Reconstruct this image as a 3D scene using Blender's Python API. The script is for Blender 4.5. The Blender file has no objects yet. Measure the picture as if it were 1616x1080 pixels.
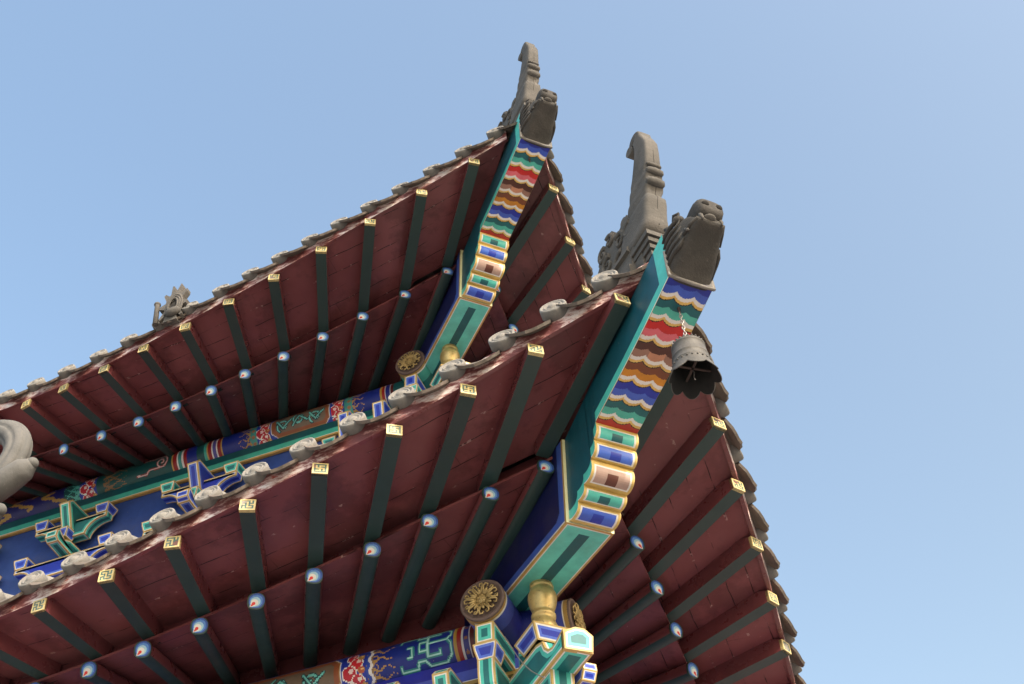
import bpy, bmesh, math, random
import numpy as np
from mathutils import Vector, Matrix
random.seed(7)
R = math.radians
C = bpy.context.scene.collection
S2 = math.sqrt(.5)
Z0 = 5.05                                   # height of the lower purlin corner datum above the paving

# ------------------------------------------------------------------ camera
CAMF, CAMX, CAMY, CAMZ = 1933.93, 1.562, -4.3143, -3.4163 + Z0
YAW, PITCH, ROLL = 0.32715, 0.82863, -0.06198
fw = Vector((-math.sin(YAW)*math.cos(PITCH), math.cos(YAW)*math.cos(PITCH), math.sin(PITCH)))
r0 = Vector((math.cos(YAW), math.sin(YAW), 0)); u0 = r0.cross(fw)
rr = r0*math.cos(ROLL) + u0*math.sin(ROLL); uu = -r0*math.sin(ROLL) + u0*math.cos(ROLL)
cd = bpy.data.cameras.new("camera"); cam = bpy.data.objects.new("camera", cd); C.objects.link(cam)
m = Matrix.Identity(4)
for i in range(3):
    m[i][0], m[i][1], m[i][2], m[i][3] = rr[i], uu[i], -fw[i], (CAMX, CAMY, CAMZ)[i]
cam.matrix_world = m
cd.sensor_width = 36; cd.lens = CAMF/1616*36; cd.clip_start = .05; cd.clip_end = 3000
scene = bpy.context.scene; scene.camera = cam
# ------------------------------------------------------------------ sky and sun
SUN_AZ, SUN_EL = R(37), R(38)               # measured from +X towards -Y
sund = Vector((math.cos(SUN_AZ)*math.cos(SUN_EL), -math.sin(SUN_AZ)*math.cos(SUN_EL), math.sin(SUN_EL)))
w = bpy.data.worlds.new("World"); scene.world = w; w.use_nodes = True
nt = w.node_tree; bg = nt.nodes["Background"]
sky = nt.nodes.new("ShaderNodeTexSky"); sky.sky_type = 'NISHITA'; sky.sun_disc = False
sky.sun_elevation = SUN_EL; sky.sun_rotation = math.atan2(sund.x, sund.y)
sky.air_density = 1.25; sky.dust_density = 4.5; sky.ozone_density = 1.6; sky.altitude = 50
tint = nt.nodes.new('ShaderNodeMix'); tint.data_type = 'RGBA'; tint.blend_type = 'MULTIPLY'; tint.inputs[0].default_value = 1; tint.inputs[7].default_value = (1.09, 1.035, .91, 1)
stc = nt.nodes.new('ShaderNodeTexCoord'); sdp = nt.nodes.new('ShaderNodeVectorMath'); sdp.operation = 'DOT_PRODUCT'
nt.links.new(stc.outputs['Generated'], sdp.inputs[0]); sdp.inputs[1].default_value = (.86, .36, -.36)
smr = nt.nodes.new('ShaderNodeMapRange'); smr.inputs[1].default_value = -.55; smr.inputs[2].default_value = .42
nt.links.new(sdp.outputs['Value'], smr.inputs[0])
shz = nt.nodes.new('ShaderNodeMix'); shz.data_type = 'RGBA'; shz.inputs[6].default_value = (1.03, 1.03, .945, 1); shz.inputs[7].default_value = (1.045, .945, .79, 1)
nt.links.new(smr.outputs[0], shz.inputs[0]); nt.links.new(shz.outputs[2], tint.inputs[7])
nt.links.new(sky.outputs[0], tint.inputs[6]); nt.links.new(tint.outputs[2], bg.inputs[0]); bg.inputs[1].default_value = 0.15
sl = bpy.data.lights.new("sun", 'SUN'); sl.energy = 1.5; sl.angle = R(.6); sl.color = (1, .945, .86)
so = bpy.data.objects.new("sun", sl); C.objects.link(so)
so.rotation_euler = (-sund).to_track_quat('-Z', 'Y').to_euler(); so.location = (20, -12, 25)
scene.view_settings.view_transform = 'Standard'; scene.view_settings.look = 'None'
scene.view_settings.gamma = 1; scene.view_settings.exposure = 1.35

# ------------------------------------------------------------------ materials
def lin(c):
    return tuple(((x/12.92) if x <= .04045 else ((x+.055)/1.055)**2.4) for x in c)
def hx(s):
    return lin(tuple(int(s[i:i+2], 16)/255 for i in (0, 2, 4)))
class NT:
    def __init__(s, name):
        s.m = bpy.data.materials.new(name); s.m.use_nodes = True; s.t = s.m.node_tree
        s.b = s.t.nodes["Principled BSDF"]
    def n(s, typ, **k):
        x = s.t.nodes.new(typ)
        for a, b in k.items():
            if a in x.inputs: x.inputs[a].default_value = b
            else: setattr(x, a, b)
        return x
    def l(s, a, b): s.t.links.new(a, b)
    def noise(s, scale, detail=6, rough=.6, vec=None):
        x = s.n('ShaderNodeTexNoise'); x.inputs['Scale'].default_value = scale; x.inputs['Detail'].default_value = detail
        x.inputs['Roughness'].default_value = rough
        if vec is None:
            tc = s.n('ShaderNodeTexCoord'); vec = tc.outputs['Object']
        s.l(vec, x.inputs['Vector']); return x.outputs['Fac']
    def ramp(s, fac, stops):
        x = s.n('ShaderNodeValToRGB'); e = x.color_ramp.elements
        while len(e) < len(stops): e.new(.5)
        for el, (p, c) in zip(e, stops): el.position = p; el.color = (*c, 1)
        s.l(fac, x.inputs[0]); return x.outputs[0]
    def mix(s, fac, a, b, mode='MIX'):
        x = s.n('ShaderNodeMix', data_type='RGBA', blend_type=mode)
        for sock, v in ((x.inputs[0], fac), (x.inputs[6], a), (x.inputs[7], b)):
            if hasattr(v, 'is_linked'): s.l(v, sock)
            elif isinstance(v, (int, float)): sock.default_value = v
            else: sock.default_value = (*v, 1)
        return x.outputs[2]
    def math(s, op, a, b=0.):
        x = s.n('ShaderNodeMath', operation=op)
        for sock, v in ((x.inputs[0], a), (x.inputs[1], b)):
            if hasattr(v, 'is_linked'): s.l(v, sock)
            else: sock.default_value = v
        return x.outputs[0]
    def bump(s, h, strength=.3, dist=.004):
        x = s.n('ShaderNodeBump'); x.inputs['Strength'].default_value = strength; x.inputs['Distance'].default_value = dist
        s.l(h, x.inputs['Height']); s.l(x.outputs[0], s.b.inputs['Normal'])
    def col(s, c):
        if hasattr(c, 'is_linked'): s.l(c, s.b.inputs['Base Color'])
        else: s.b.inputs['Base Color'].default_value = (*c, 1)
    def set(s, **k):
        for a, b in k.items(): s.b.inputs[a.replace('_', ' ')].default_value = b
        return s
def wgrey(v): return (v, v, v)
def mat_plain(name, c, var=.25, scale=9, rough=.55, metal=0., bump=.15, dirt=None, spec=.4):
    t = NT(name)
    f = t.noise(scale)
    base = t.mix(f, tuple(x*(1-var) for x in c), tuple(min(1, x*(1+var)) for x in c))
    if dirt:
        g = t.ramp(t.noise(scale*2.7, 8, .7), [(.56, (0, 0, 0)), (.68, (1, 1, 1))])
        base = t.mix(g, base, dirt)
    t.col(base); t.set(Roughness=rough, Metallic=metal); t.b.inputs['Specular IOR Level'].default_value = spec
    t.bump(t.noise(scale*6, 4), bump)
    return t.m
def mat_stone(name, c, scale=14, bump=.5):
    t = NT(name)
    f = t.noise(scale, 8, .65); f2 = t.noise(scale*.35, 4)
    base = t.mix(f, tuple(x*.55 for x in c), tuple(x*1.3 for x in c))
    base = t.mix(t.ramp(f2, [(.42, (0, 0, 0)), (.66, (.75, .75, .75))]), base, tuple(x*.62 for x in (c[0]*.95, c[1], c[2]*1.02)))
    pale = t.ramp(t.noise(scale*1.8, 8, .75), [(.6, (0, 0, 0)), (.72, (.6, .6, .6))])
    base = t.mix(pale, base, tuple(min(1, x*1.75) for x in c))
    t.col(base); t.set(Roughness=.9); t.b.inputs['Specular IOR Level'].default_value = .25
    t.bump(t.noise(scale*4, 8, .7), bump, .006)
    return t.m
def mat_vpaint(name, rough=.42):
    """painted timber: pattern colours per face, plus chips and grime"""
    t = NT(name)
    a = t.n('ShaderNodeVertexColor', layer_name='Col')
    f = t.noise(11, 7, .65)
    c = t.mix(1., a.outputs[0], t.ramp(f, [(.3, wgrey(.72)), (.68, wgrey(1.0))]), 'MULTIPLY')
    c = t.mix(1., c, (1.45, 1.48, 1.5), 'MULTIPLY'); c = t.mix(1., c, (.80, .78, .74), 'DARKEN')
    oi = t.n('ShaderNodeObjectInfo'); v = t.math('ADD', t.math('MULTIPLY', oi.outputs['Random'], .2), .86)
    cc = t.n('ShaderNodeCombineColor'); [t.l(v, cc.inputs[k]) for k in range(3)]
    c = t.mix(1., c, cc.outputs[0], 'MULTIPLY')
    gr = t.ramp(t.noise(3.4, 7, .7), [(.50, wgrey(0)), (.74, wgrey(.28))])
    c = t.mix(gr, c, (.10, .085, .07))
    chip = t.ramp(t.noise(30, 9, .72), [(.665, wgrey(0)), (.70, wgrey(.75))])
    c = t.mix(chip, c, (.36, .31, .26))
    t.col(c); t.set(Roughness=rough); t.b.inputs['Specular IOR Level'].default_value = .45
    t.bump(t.noise(45, 5), .12, .003)
    return t.m
def mat_soffit():
    t = NT('maroon_boards')
    uv = t.n('ShaderNodeUVMap', uv_map='UVMap')
    sp = t.n('ShaderNodeSeparateXYZ'); t.l(uv.outputs[0], sp.inputs[0])
    u_, v_ = sp.outputs[0], sp.outputs[1]
    f = t.noise(4.5, 6, .6); f2 = t.noise(1.6, 3)
    base = t.mix(f, (.152, .047, .050), (.256, .086, .091))
    base = t.mix(t.ramp(f2, [(.4, wgrey(0)), (.7, wgrey(.55))]), base, (.115, .022, .026))
    st = t.ramp(t.noise(2.7, 7, .7), [(.50, wgrey(0)), (.58, wgrey(.6))])
    base = t.mix(st, base, (.085, .026, .028))
    du = t.ramp(t.noise(1.1, 6, .65), [(.48, wgrey(0)), (.72, wgrey(.4))])
    base = t.mix(du, base, (.21, .098, .098))
    # plank joints run along the eave; jittered by noise
    wob = t.math('MULTIPLY', t.math('SUBTRACT', t.noise(3.2, 3), .5), .035)
    pv = t.math('ADD', v_, wob)
    q = t.math('FRACT', t.math('DIVIDE', pv, .105))
    d = t.math('ABSOLUTE', t.math('SUBTRACT', q, .5))
    jt = t.math('GREATER_THAN', d, .476)
    gate = t.ramp(t.noise(5.5, 3), [(.46, wgrey(0)), (.56, wgrey(1))])
    crack = t.math('MULTIPLY', jt, gate)
    base = t.mix(crack, base, (.022, .007, .008))
    # end joints of the boards, one every 0.3 m, staggered by row
    row = t.math('FLOOR', t.math('DIVIDE', pv, .105))
    us = t.math('ADD', u_, t.math('MULTIPLY', row, .137))
    qe = t.math('ABSOLUTE', t.math('SUBTRACT', t.math('FRACT', t.math('DIVIDE', us, .52)), .5))
    ej = t.math('MULTIPLY', t.math('GREATER_THAN', qe, .4965), gate)
    base = t.mix(t.math('MULTIPLY', ej, .5), base, (.03, .009, .01))
    # paint flaked along some joints: pale undercoat
    near = t.math('GREATER_THAN', d, .44)
    fl = t.ramp(t.noise(19, 8, .7), [(.60, wgrey(0)), (.63, wgrey(1))])
    base = t.mix(t.math('MULTIPLY', t.math('MULTIPLY', near, fl), .8), base, (.40, .27, .25))
    spots = t.ramp(t.noise(36, 4, .6), [(.735, wgrey(0)), (.75, wgrey(.8))])
    base = t.mix(spots, base, (.36, .22, .20))
    t.col(base); t.set(Roughness=.36); t.b.inputs['Specular IOR Level'].default_value = .4
    h = t.math('SUBTRACT', t.math('MULTIPLY', t.noise(26, 6), .35), t.math('MULTIPLY', crack, 1.))
    t.bump(h, .45, .006)
    return t.m
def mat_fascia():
    t = NT('weathered_red_paint_tile_shade')
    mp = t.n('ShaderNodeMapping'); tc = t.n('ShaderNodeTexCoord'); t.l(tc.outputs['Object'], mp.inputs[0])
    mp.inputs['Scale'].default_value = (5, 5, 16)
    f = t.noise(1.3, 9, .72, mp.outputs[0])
    base = t.ramp(f, [(.42, (.13, .035, .036)), (.485, (.26, .10, .095)), (.53, (.58, .42, .39)), (.60, (.80, .75, .73))])  # maroon tones stand in for shade from the tiles; pale patches are worn paint
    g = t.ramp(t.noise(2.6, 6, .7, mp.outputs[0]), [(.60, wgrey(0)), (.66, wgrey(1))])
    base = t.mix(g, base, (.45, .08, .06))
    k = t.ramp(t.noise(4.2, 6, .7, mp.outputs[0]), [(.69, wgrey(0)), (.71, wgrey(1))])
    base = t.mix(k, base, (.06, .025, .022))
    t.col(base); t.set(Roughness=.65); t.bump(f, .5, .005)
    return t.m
def mat_gold(name, c, metal=.5, rough=.38):
    t = NT(name)
    f = t.noise(22, 7, .7)
    base = t.mix(t.ramp(f, [(.35, wgrey(0)), (.65, wgrey(1))]), tuple(x*.68 for x in c), c)
    base = t.mix(t.ramp(t.noise(60, 6), [(.62, wgrey(0)), (.7, wgrey(.7))]), base, (.14, .09, .05))
    t.col(base); t.set(Roughness=rough, Metallic=metal); t.bump(t.noise(70, 4), .25, .002)
    return t.m
M_VP = mat_vpaint('painted_timber')
M_SOF = mat_soffit()
def mat_timber(name, c, rough, spec, wear):
    t = NT(name)
    oi = t.n('ShaderNodeObjectInfo')
    f = t.noise(6, 7, .65)
    base = t.mix(f, tuple(x*.72 for x in c), tuple(x*1.25 for x in c))
    v = t.math('ADD', t.math('MULTIPLY', oi.outputs['Random'], .36), .82)
    cc = t.n('ShaderNodeCombineColor'); [t.l(v, cc.inputs[k]) for k in range(3)]
    base = t.mix(1., base, cc.outputs[0], 'MULTIPLY')
    dust = t.ramp(t.noise(2.2, 5, .6), [(.45, wgrey(0)), (.75, wgrey(.35))])
    base = t.mix(dust, base, tuple(x*.6+.028 for x in c))
    ch = t.ramp(t.noise(27, 9, .75), [(.685, wgrey(0)), (.715, wgrey(.8))])
    base = t.mix(ch, base, wear)
    t.col(base); t.set(Roughness=rough); t.b.inputs['Specular IOR Level'].default_value = spec
    rv = t.math('ADD', t.math('MULTIPLY', t.noise(9, 5), .35), rough-.12); t.l(rv, t.b.inputs['Roughness'])
    t.bump(t.noise(38, 6), .18, .004)
    return t.m
M_RED = mat_timber('maroon_paint', (.150, .042, .046), .24, .55, (.30, .17, .16))
M_GRN = mat_timber('dark_green_paint', (.019, .047, .044), .42, .45, (.085, .095, .09))
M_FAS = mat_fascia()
M_TILE = mat_stone('grey_roof_clay', (.245, .232, .215))
M_TILED = mat_stone('dark_roof_clay', (.16, .135, .115))
M_CARV = mat_stone('weathered_grey_clay', (.125, .116, .106), 18, .6)
M_DRAG = mat_stone('dark_carved_clay', (.070, .065, .060), 20, .6)
M_PALE = mat_stone('pale_carved_stone', (.150, .147, .142), 9, .5)
M_IRON = mat_plain('grey_cast_iron', (.092, .088, .082), .38, 18, .62, .15, .35, dirt=(.08, .07, .06))
M_BLKIRON = mat_plain('black_iron', (.018, .018, .017), .3, 20, .9)  # near-black lining, darker than the outside of the bell
M_HOLE = mat_plain('dark_hollow', (.02, .018, .016), .2, 20, .95)
M_STEEL = mat_plain('galvanised_steel', (.36, .34, .32), .2, 60, .4, .7)
M_RUST = mat_plain('rusty_iron', (.06, .045, .04), .3, 40, .7, .3)
M_GOLD = mat_gold('gilded_paint', (.66, .49, .20))
M_GOLDC = mat_gold('gold_leaf', (.80, .68, .34), .25, .42)
M_GOLDD = mat_gold('dull_gilding', (.47, .35, .15), .45, .45)
M_PLUM = mat_plain('dusty_plum_ground', (.125, .088, .078), .3, 18, .75)
M_WALL = mat_plain('red_lime_wall', (.24, .06, .05), .2, 2.5, .8)
M_COL = mat_plain('red_lacquer', (.26, .04, .035), .15, 3, .35)
M_PAVE = None

# ------------------------------------------------------------------ colours of the painted work
GOLD = hx('ae9258'); WHT = hx('cdcac4'); TEAL = hx('46a99c'); TEALD = hx('1b5f62'); TEALL = hx('63c2b8')
BLUE = hx('4862bd'); BLUED = hx('1e2f98'); NAVY = hx('191d74'); BLK = hx('1c1815'); PURP = hx('55519b')
BLUEL = hx('6f86cf')

# ------------------------------------------------------------------ mesh builder
class MB:
    def __init__(s):
        s.v = []; s.f = []; s.mi = []; s.col = []; s.uv = []; s.smooth = []
    def vert(s, p): s.v.append((float(p[0]), float(p[1]), float(p[2]))); return len(s.v)-1
    def face(s, pts, mi=0, col=None, uv=None, sm=False):
        ids = [s.vert(p) for p in pts]; s.fi(ids, mi, col, uv, sm)
    def fi(s, ids, mi=0, col=None, uv=None, sm=False):
        s.f.append(ids); s.mi.append(mi); s.col.append(col); s.uv.append(uv); s.smooth.append(sm)
    def grid(s, P, mi=0, col=None, closed_u=False, closed_v=False, sm=True, uv=None):
        """P: array (a,b,3); col: (a-1,b-1,3) or None"""
        P = np.asarray(P, float); a, b = P.shape[:2]; o = len(s.v)
        s.v.extend(map(tuple, P.reshape(-1, 3).tolist()))
        for i in range(a if closed_u else a-1):
            i2 = (i+1) % a
            for j in range(b if closed_v else b-1):
                j2 = (j+1) % b
                c = None if col is None else col[i][j]
                u = None if uv is None else (uv[i][j], uv[i2][j], uv[i2][j2], uv[i][j2])
                s.fi([o+i*b+j, o+i2*b+j, o+i2*b+j2, o+i*b+j2], mi, c, u, sm)
        return o
    def box(s, c, ax, ay, az, mi=0):
        c, ax, ay, az = map(Vector, (c, ax, ay, az))
        p = [c+sx*ax+sy*ay+sz*az for sz in (-1, 1) for sy in (-1, 1) for sx in (-1, 1)]
        ids = [s.vert(q) for q in p]
        for q in ((0, 2, 3, 1), (4, 5, 7, 6), (0, 1, 5, 4), (2, 6, 7, 3), (0, 4, 6, 2), (1, 3, 7, 5)):
            s.fi([ids[k] for k in q], mi)
    def tube(s, pts, rad, n=10, mi=0, caps=True, sm=True):
        pts = [Vector(p) for p in pts]; rings = []
        rad = rad if hasattr(rad, '__len__') else [rad]*len(pts)
        up = Vector((.123, .337, .93)).normalized()
        for i, p in enumerate(pts):
            d = (pts[min(i+1, len(pts)-1)]-pts[max(i-1, 0)]).normalized()
            x = d.cross(up)
            if x.length < 1e-4: x = d.cross(Vector((1, 0, 0)))
            x.normalize(); y = x.cross(d); up = y
            q = float(rad[i]); rings.append([p+q*(math.cos(2*math.pi*k/n)*x+math.sin(2*math.pi*k/n)*y) for k in range(n)])
        o = s.grid([[tuple(q) for q in r_] for r_ in rings], mi, closed_v=True, sm=sm)
        if caps:
            s.fi([o+k for k in range(n)][::-1], mi); s.fi([o+(len(pts)-1)*n+k for k in range(n)], mi)
    def lathe(s, prof, M, n=24, mi=0, sm=True):
        """prof: (r, h) along local z of matrix M"""
        P = [[tuple(M @ Vector((r*math.cos(2*math.pi*k/n), r*math.sin(2*math.pi*k/n), h))) for k in range(n)] for r, h in prof]
        return s.grid(P, mi, closed_v=True, sm=sm)
    def ball(s, c, r, n=10, mi=0, sc=(1, 1, 1)):
        c = Vector(c); P = []
        for i in range(n+1):
            a = math.pi*i/n
            P.append([(c.x+sc[0]*r*math.sin(a)*math.cos(2*math.pi*k/(2*n)), c.y+sc[1]*r*math.sin(a)*math.sin(2*math.pi*k/(2*n)), c.z+sc[2]*r*math.cos(a)) for k in range(2*n)])
        s.grid(P, mi, closed_v=True)
    def prism(s, poly, o, ex, ey, ez, t0, t1, mi=0):
        """poly in 2D (a,b) -> o + a*ex + b*ey + t*ez"""
        o, ex, ey, ez = map(Vector, (o, ex, ey, ez))
        A = [s.vert(o+a*ex+b*ey+t0*ez) for a, b in poly]; B = [s.vert(o+a*ex+b*ey+t1*ez) for a, b in poly]
        n = len(poly)
        s.fi(A[::-1], mi); s.fi(B, mi)
        for i in range(n): s.fi([A[i], A[(i+1) % n], B[(i+1) % n], B[i]], mi)
    def build(s, name, mats, parent=None, merge=False, recalc=True, smooth=None):
        me = bpy.data.meshes.new(name); me.from_pydata(s.v, [], s.f)
        me.polygons.foreach_set('material_index', s.mi)
        me.polygons.foreach_set('use_smooth', [bool(x) for x in s.smooth] if smooth is None else [smooth]*len(s.f))
        ln = np.array([len(f) for f in s.f])
        if any(c is not None for c in s.col):
            cc = np.array([(c if c is not None else (.5, .5, .5)) for c in s.col], float)
            cc = np.repeat(np.hstack([cc, np.ones((len(cc), 1))]), ln, axis=0)
            at = me.color_attributes.new('Col', 'FLOAT_COLOR', 'CORNER'); at.data.foreach_set('color', cc.ravel())
        if any(u is not None for u in s.uv):
            ul = me.uv_layers.new(name='UVMap'); L = []
            for f, u in zip(s.f, s.uv): L.extend(u if u is not None else [(0, 0)]*len(f))
            ul.data.foreach_set('uv', np.array(L, float).ravel())
        me.validate(); me.update()
        if recalc or merge:
            bm = bmesh.new(); bm.from_mesh(me)
            if merge: bmesh.ops.remove_doubles(bm, verts=bm.verts, dist=2e-5)
            bmesh.ops.recalc_face_normals(bm, faces=bm.faces); bm.to_mesh(me); bm.free()
        for x in (mats if isinstance(mats, (list, tuple)) else [mats]): me.materials.append(x)
        ob = bpy.data.objects.new(name, me); C.objects.link(ob)
        if parent is not None: ob.parent = parent; ob.matrix_parent_inverse = IDENT[parent.name] if parent.name in IDENT else Matrix.Identity(4)
        return ob
IDENT = {}
def thing(name, loc, label, cat, group=None):
    o = bpy.data.objects.new(name, None); C.objects.link(o); o.location = loc; o.empty_display_size = .2
    o['label'] = label; o['category'] = cat
    if group: o['group'] = group
    IDENT[o.name] = Matrix.Translation(loc).inverted()
    return o
def struct(o): o['kind'] = 'structure'; return o

# painted polygon: nested outlines gold / white / main colour / dark heart
def inset(poly, d):
    n = len(poly); out = []
    A = sum(poly[i][0]*poly[(i+1) % n][1]-poly[(i+1) % n][0]*poly[i][1] for i in range(n))
    sg = 1 if A > 0 else -1
    for i in range(n):
        p0, p1, p2 = (Vector(poly[(i+k) % n]) for k in (-1, 0, 1))
        e1 = (p1-p0).normalized(); e2 = (p2-p1).normalized()
        n1 = Vector((-e1.y, e1.x))*sg; n2 = Vector((-e2.y, e2.x))*sg
        b = n1+n2
        k = b.dot(n1)
        out.append(tuple(p1 + b*(d/max(k, .35))))
    return out
def inr(poly):
    c = Vector((sum(p[0] for p in poly)/len(poly), sum(p[1] for p in poly)/len(poly)))
    m_ = 9
    for i in range(len(poly)):
        a, b = Vector(poly[i]), Vector(poly[(i+1) % len(poly)]); e = (b-a)
        if e.length < 1e-6: continue
        e.normalize(); m_ = min(m_, abs((c-a).x*e.y-(c-a).y*e.x))
    return m_
SCH = {'teal': (GOLD, WHT, TEAL, TEALD), 'blue': (GOLD, WHT, BLUE, BLUED), 'tealp': (GOLD, WHT, TEALL, TEAL)}
def painted(mb, pts, scheme, k=1., ex=None, dark=True, ri=None):
    g, wh, mc, dc = SCH[scheme]
    pts = [Vector(p) for p in pts]; o = pts[0]
    ex = (pts[1]-pts[0]).normalized()
    nrm = Vector((0, 0, 0))
    for i in range(1, len(pts)-1): nrm += (pts[i]-o).cross(pts[i+1]-o)
    nrm.normalize(); ey = nrm.cross(ex)
    q = [((p-o).dot(ex), (p-o).dot(ey)) for p in pts]
    ri = ri or inr(q); L = [min(a*k, f*ri) for a, f in ((.0075, .2), (.0125, .38), (.027, .68))]
    rings = [(q, g), (inset(q, L[0]), wh), (inset(q, L[1]), mc), (inset(q, L[2]), dc)]
    if not dark: rings = rings[:3]
    to = lambda a: o+a[0]*ex+a[1]*ey
    n = len(q)
    for i in range(len(rings)):
        r_, c = rings[i]
        if i+1 < len(rings):
            r2 = rings[i+1][0]
            for j in range(n):
                mb.face([to(r_[j]), to(r_[(j+1) % n]), to(r2[(j+1) % n]), to(r2[j])], 0, c)
        else: mb.face([to(a) for a in r_], 0, c)
def pstrip(mb, A, B, scheme, wfr=(.09, .155, .34)):
    """painted ribbon between polylines A and B: gold|white|main|dark|main|white|gold"""
    g, wh, mc, dc = SCH[scheme]
    fr = [0, wfr[0], wfr[1], wfr[2], 1-wfr[2], 1-wfr[1], 1-wfr[0], 1]; cs = [g, wh, mc, dc, mc, wh, g]
    for i in range(len(A)-1):
        a0, a1, b0, b1 = Vector(A[i]), Vector(A[i+1]), Vector(B[i]), Vector(B[i+1])
        for k in range(7):
            mb.face([a0.lerp(b0, fr[k]), a0.lerp(b0, fr[k+1]), a1.lerp(b1, fr[k+1]), a1.lerp(b1, fr[k])], 0, cs[k])
def pprism(mb, poly, o, ex, ey, ez, t0, t1, scheme, side='strip', k=1., groups=None, dark=True):
    """painted prism; side faces as ribbons over the listed index runs, else as single panels"""
    o, ex, ey, ez = map(Vector, (o, ex, ey, ez)); n = len(poly)
    A = [o+a*ex+b*ey+t0*ez for a, b in poly]; B = [o+a*ex+b*ey+t1*ez for a, b in poly]
    ri = .05 if n > 4 else None
    painted(mb, A, scheme, k, dark=dark, ri=ri); painted(mb, B, scheme, k, dark=dark, ri=ri)
    done = set()
    for run in (groups or []):
        pstrip(mb, [A[i % n] for i in run], [B[i % n] for i in run], scheme)
        for i in range(len(run)-1): done.add(run[i] % n)
    for i in range(n):
        if i in done: continue
        painted(mb, [A[i], A[(i+1) % n], B[(i+1) % n], B[i]], scheme, k)

# ------------------------------------------------------------------ the two tiers: measured eave curves (x along eave, d out from purlin, h up)
FIT = {
    'Lg': [[0.96, 1.162, 0.258], [0.589, 1.154, 0.139], [0.287, 1.145, 0.037], [-0.036, 1.133, -0.048], [-0.368, 1.116, -0.117], [-0.699, 1.092, -0.174], [-1.056, 1.061, -0.221], [-1.39, 1.026, -0.26], [-1.732, 0.993, -0.29], [-2.075, 0.964, -0.308], [-2.417, 0.942, -0.315]],
    'Lb': [[0.429, 0.632, 0.001], [0.18, 0.646, -0.068], [-0.091, 0.653, -0.133], [-0.354, 0.655, -0.194], [-0.627, 0.653, -0.247], [-0.897, 0.648, -0.292], [-1.17, 0.639, -0.328], [-1.448, 0.627, -0.358], [-1.726, 0.613, -0.38], [-2.011, 0.6, -0.394], [-2.297, 0.588, -0.399]],
    'Ug': [[0.847, 1.213, 0.196], [0.497, 1.19, 0.103], [0.152, 1.167, 0.02], [-0.186, 1.142, -0.054], [-0.513, 1.115, -0.12], [-0.832, 1.086, -0.176], [-1.152, 1.053, -0.222], [-1.461, 1.02, -0.257], [-1.766, 0.986, -0.281], [-2.079, 0.954, -0.292], [-2.375, 0.929, -0.29]],
    'Ub': [[0.431, 0.659, -0.014], [0.147, 0.659, -0.1], [-0.139, 0.657, -0.174], [-0.419, 0.653, -0.237], [-0.689, 0.646, -0.289], [-0.955, 0.635, -0.331], [-1.207, 0.623, -0.364], [-1.462, 0.609, -0.388], [-1.738, 0.596, -0.404], [-2.023, 0.585, -0.412], [-2.309, 0.576, -0.414]],
}
for k_ in FIT: FIT[k_] = np.array(FIT[k_])
def crv(key, t):
    """point at rafter index t (may be fractional, beyond either end)"""
    A = FIT[key]; n = len(A)
    if t < 0: return A[0]+t*(A[1]-A[0])
    if t >= n-1:
        st = A[-1]-A[-2]; k = t-(n-1); p = A[-1].copy(); p[0] += st[0]*k
        s_ = 1-math.exp(-k); p[1] += st[1]*s_*.7; p[2] += st[2]*s_*.7
        return p
    i = int(t); f = t-i
    p0, p1, p2, p3 = A[max(i-1, 0)], A[i], A[i+1], A[min(i+2, n-1)]
    if i == 0: p0 = 2*p1-p2
    if i == n-2: p3 = 2*p2-p1
    return .5*((2*p1)+(-p0+p2)*f+(2*p0-5*p1+4*p2-p3)*f*f+(-p0+3*p1-3*p2+p3)*f**3)
TT = np.linspace(-1.2, 16, 700)
TAB = {k_: np.array([crv(k_, t) for t in TT]) for k_ in FIT}
def at_x(key, x):
    T = TAB[key]; return float(np.interp(-x, -T[:, 0], T[:, 1])), float(np.interp(-x, -T[:, 0], T[:, 2]))
def t_of_x(key, x): return float(np.interp(-x, -TAB[key][:, 0], TT))
UP = Vector((-.7605, .7605, 2.5007))
class Tier:
    def __init__(s, key):
        s.k = key; s.off = Vector((0, 0, Z0)) + (UP if key == 'U' else Vector((0, 0, 0)))
    def P(s, side, x, d, h):
        return s.off + (Vector((x, -d, h)) if side == 'l' else Vector((d, -x, h)))
    def H(s, u, v, z):                       # hip frame: u out along the hip, v to its right
        return s.off + Vector((u*S2+v*S2, -u*S2+v*S2, z))
    def ax(s, side):                         # unit vectors along x, d, h
        return (Vector((1, 0, 0)), Vector((0, -1, 0)), Vector((0, 0, 1))) if side == 'l' else (Vector((0, -1, 0)), Vector((1, 0, 0)), Vector((0, 0, 1)))
TL, TU = Tier('L'), Tier('U')

# ------------------------------------------------------------------ the building
PAV = thing('temple_pavilion', (-2.5, 2.5, 0), 'painted timber temple pavilion with two upturned tiled eaves, maroon soffits and green rafters', 'temple')

# paving
def make_pave():
    t = NT('pale_paving')
    b = t.n('ShaderNodeTexBrick'); tc = t.n('ShaderNodeTexCoord'); t.l(tc.outputs['Object'], b.inputs['Vector'])
    b.inputs['Scale'].default_value = 1.2
    for n_, c in (('Color1', (.27, .255, .24)), ('Color2', (.23, .218, .206)), ('Mortar', (.11, .10, .095))): b.inputs[n_].default_value = (*c, 1)
    t.col(t.mix(t.noise(.6), b.outputs[0], (.28, .265, .25))); t.set(Roughness=.85)
    return t.m
g = MB(); g.face([(-600, -600, 0), (600, -600, 0), (600, 600, 0), (-600, 600, 0)])
struct(g.build('ground', make_pave()))

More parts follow.
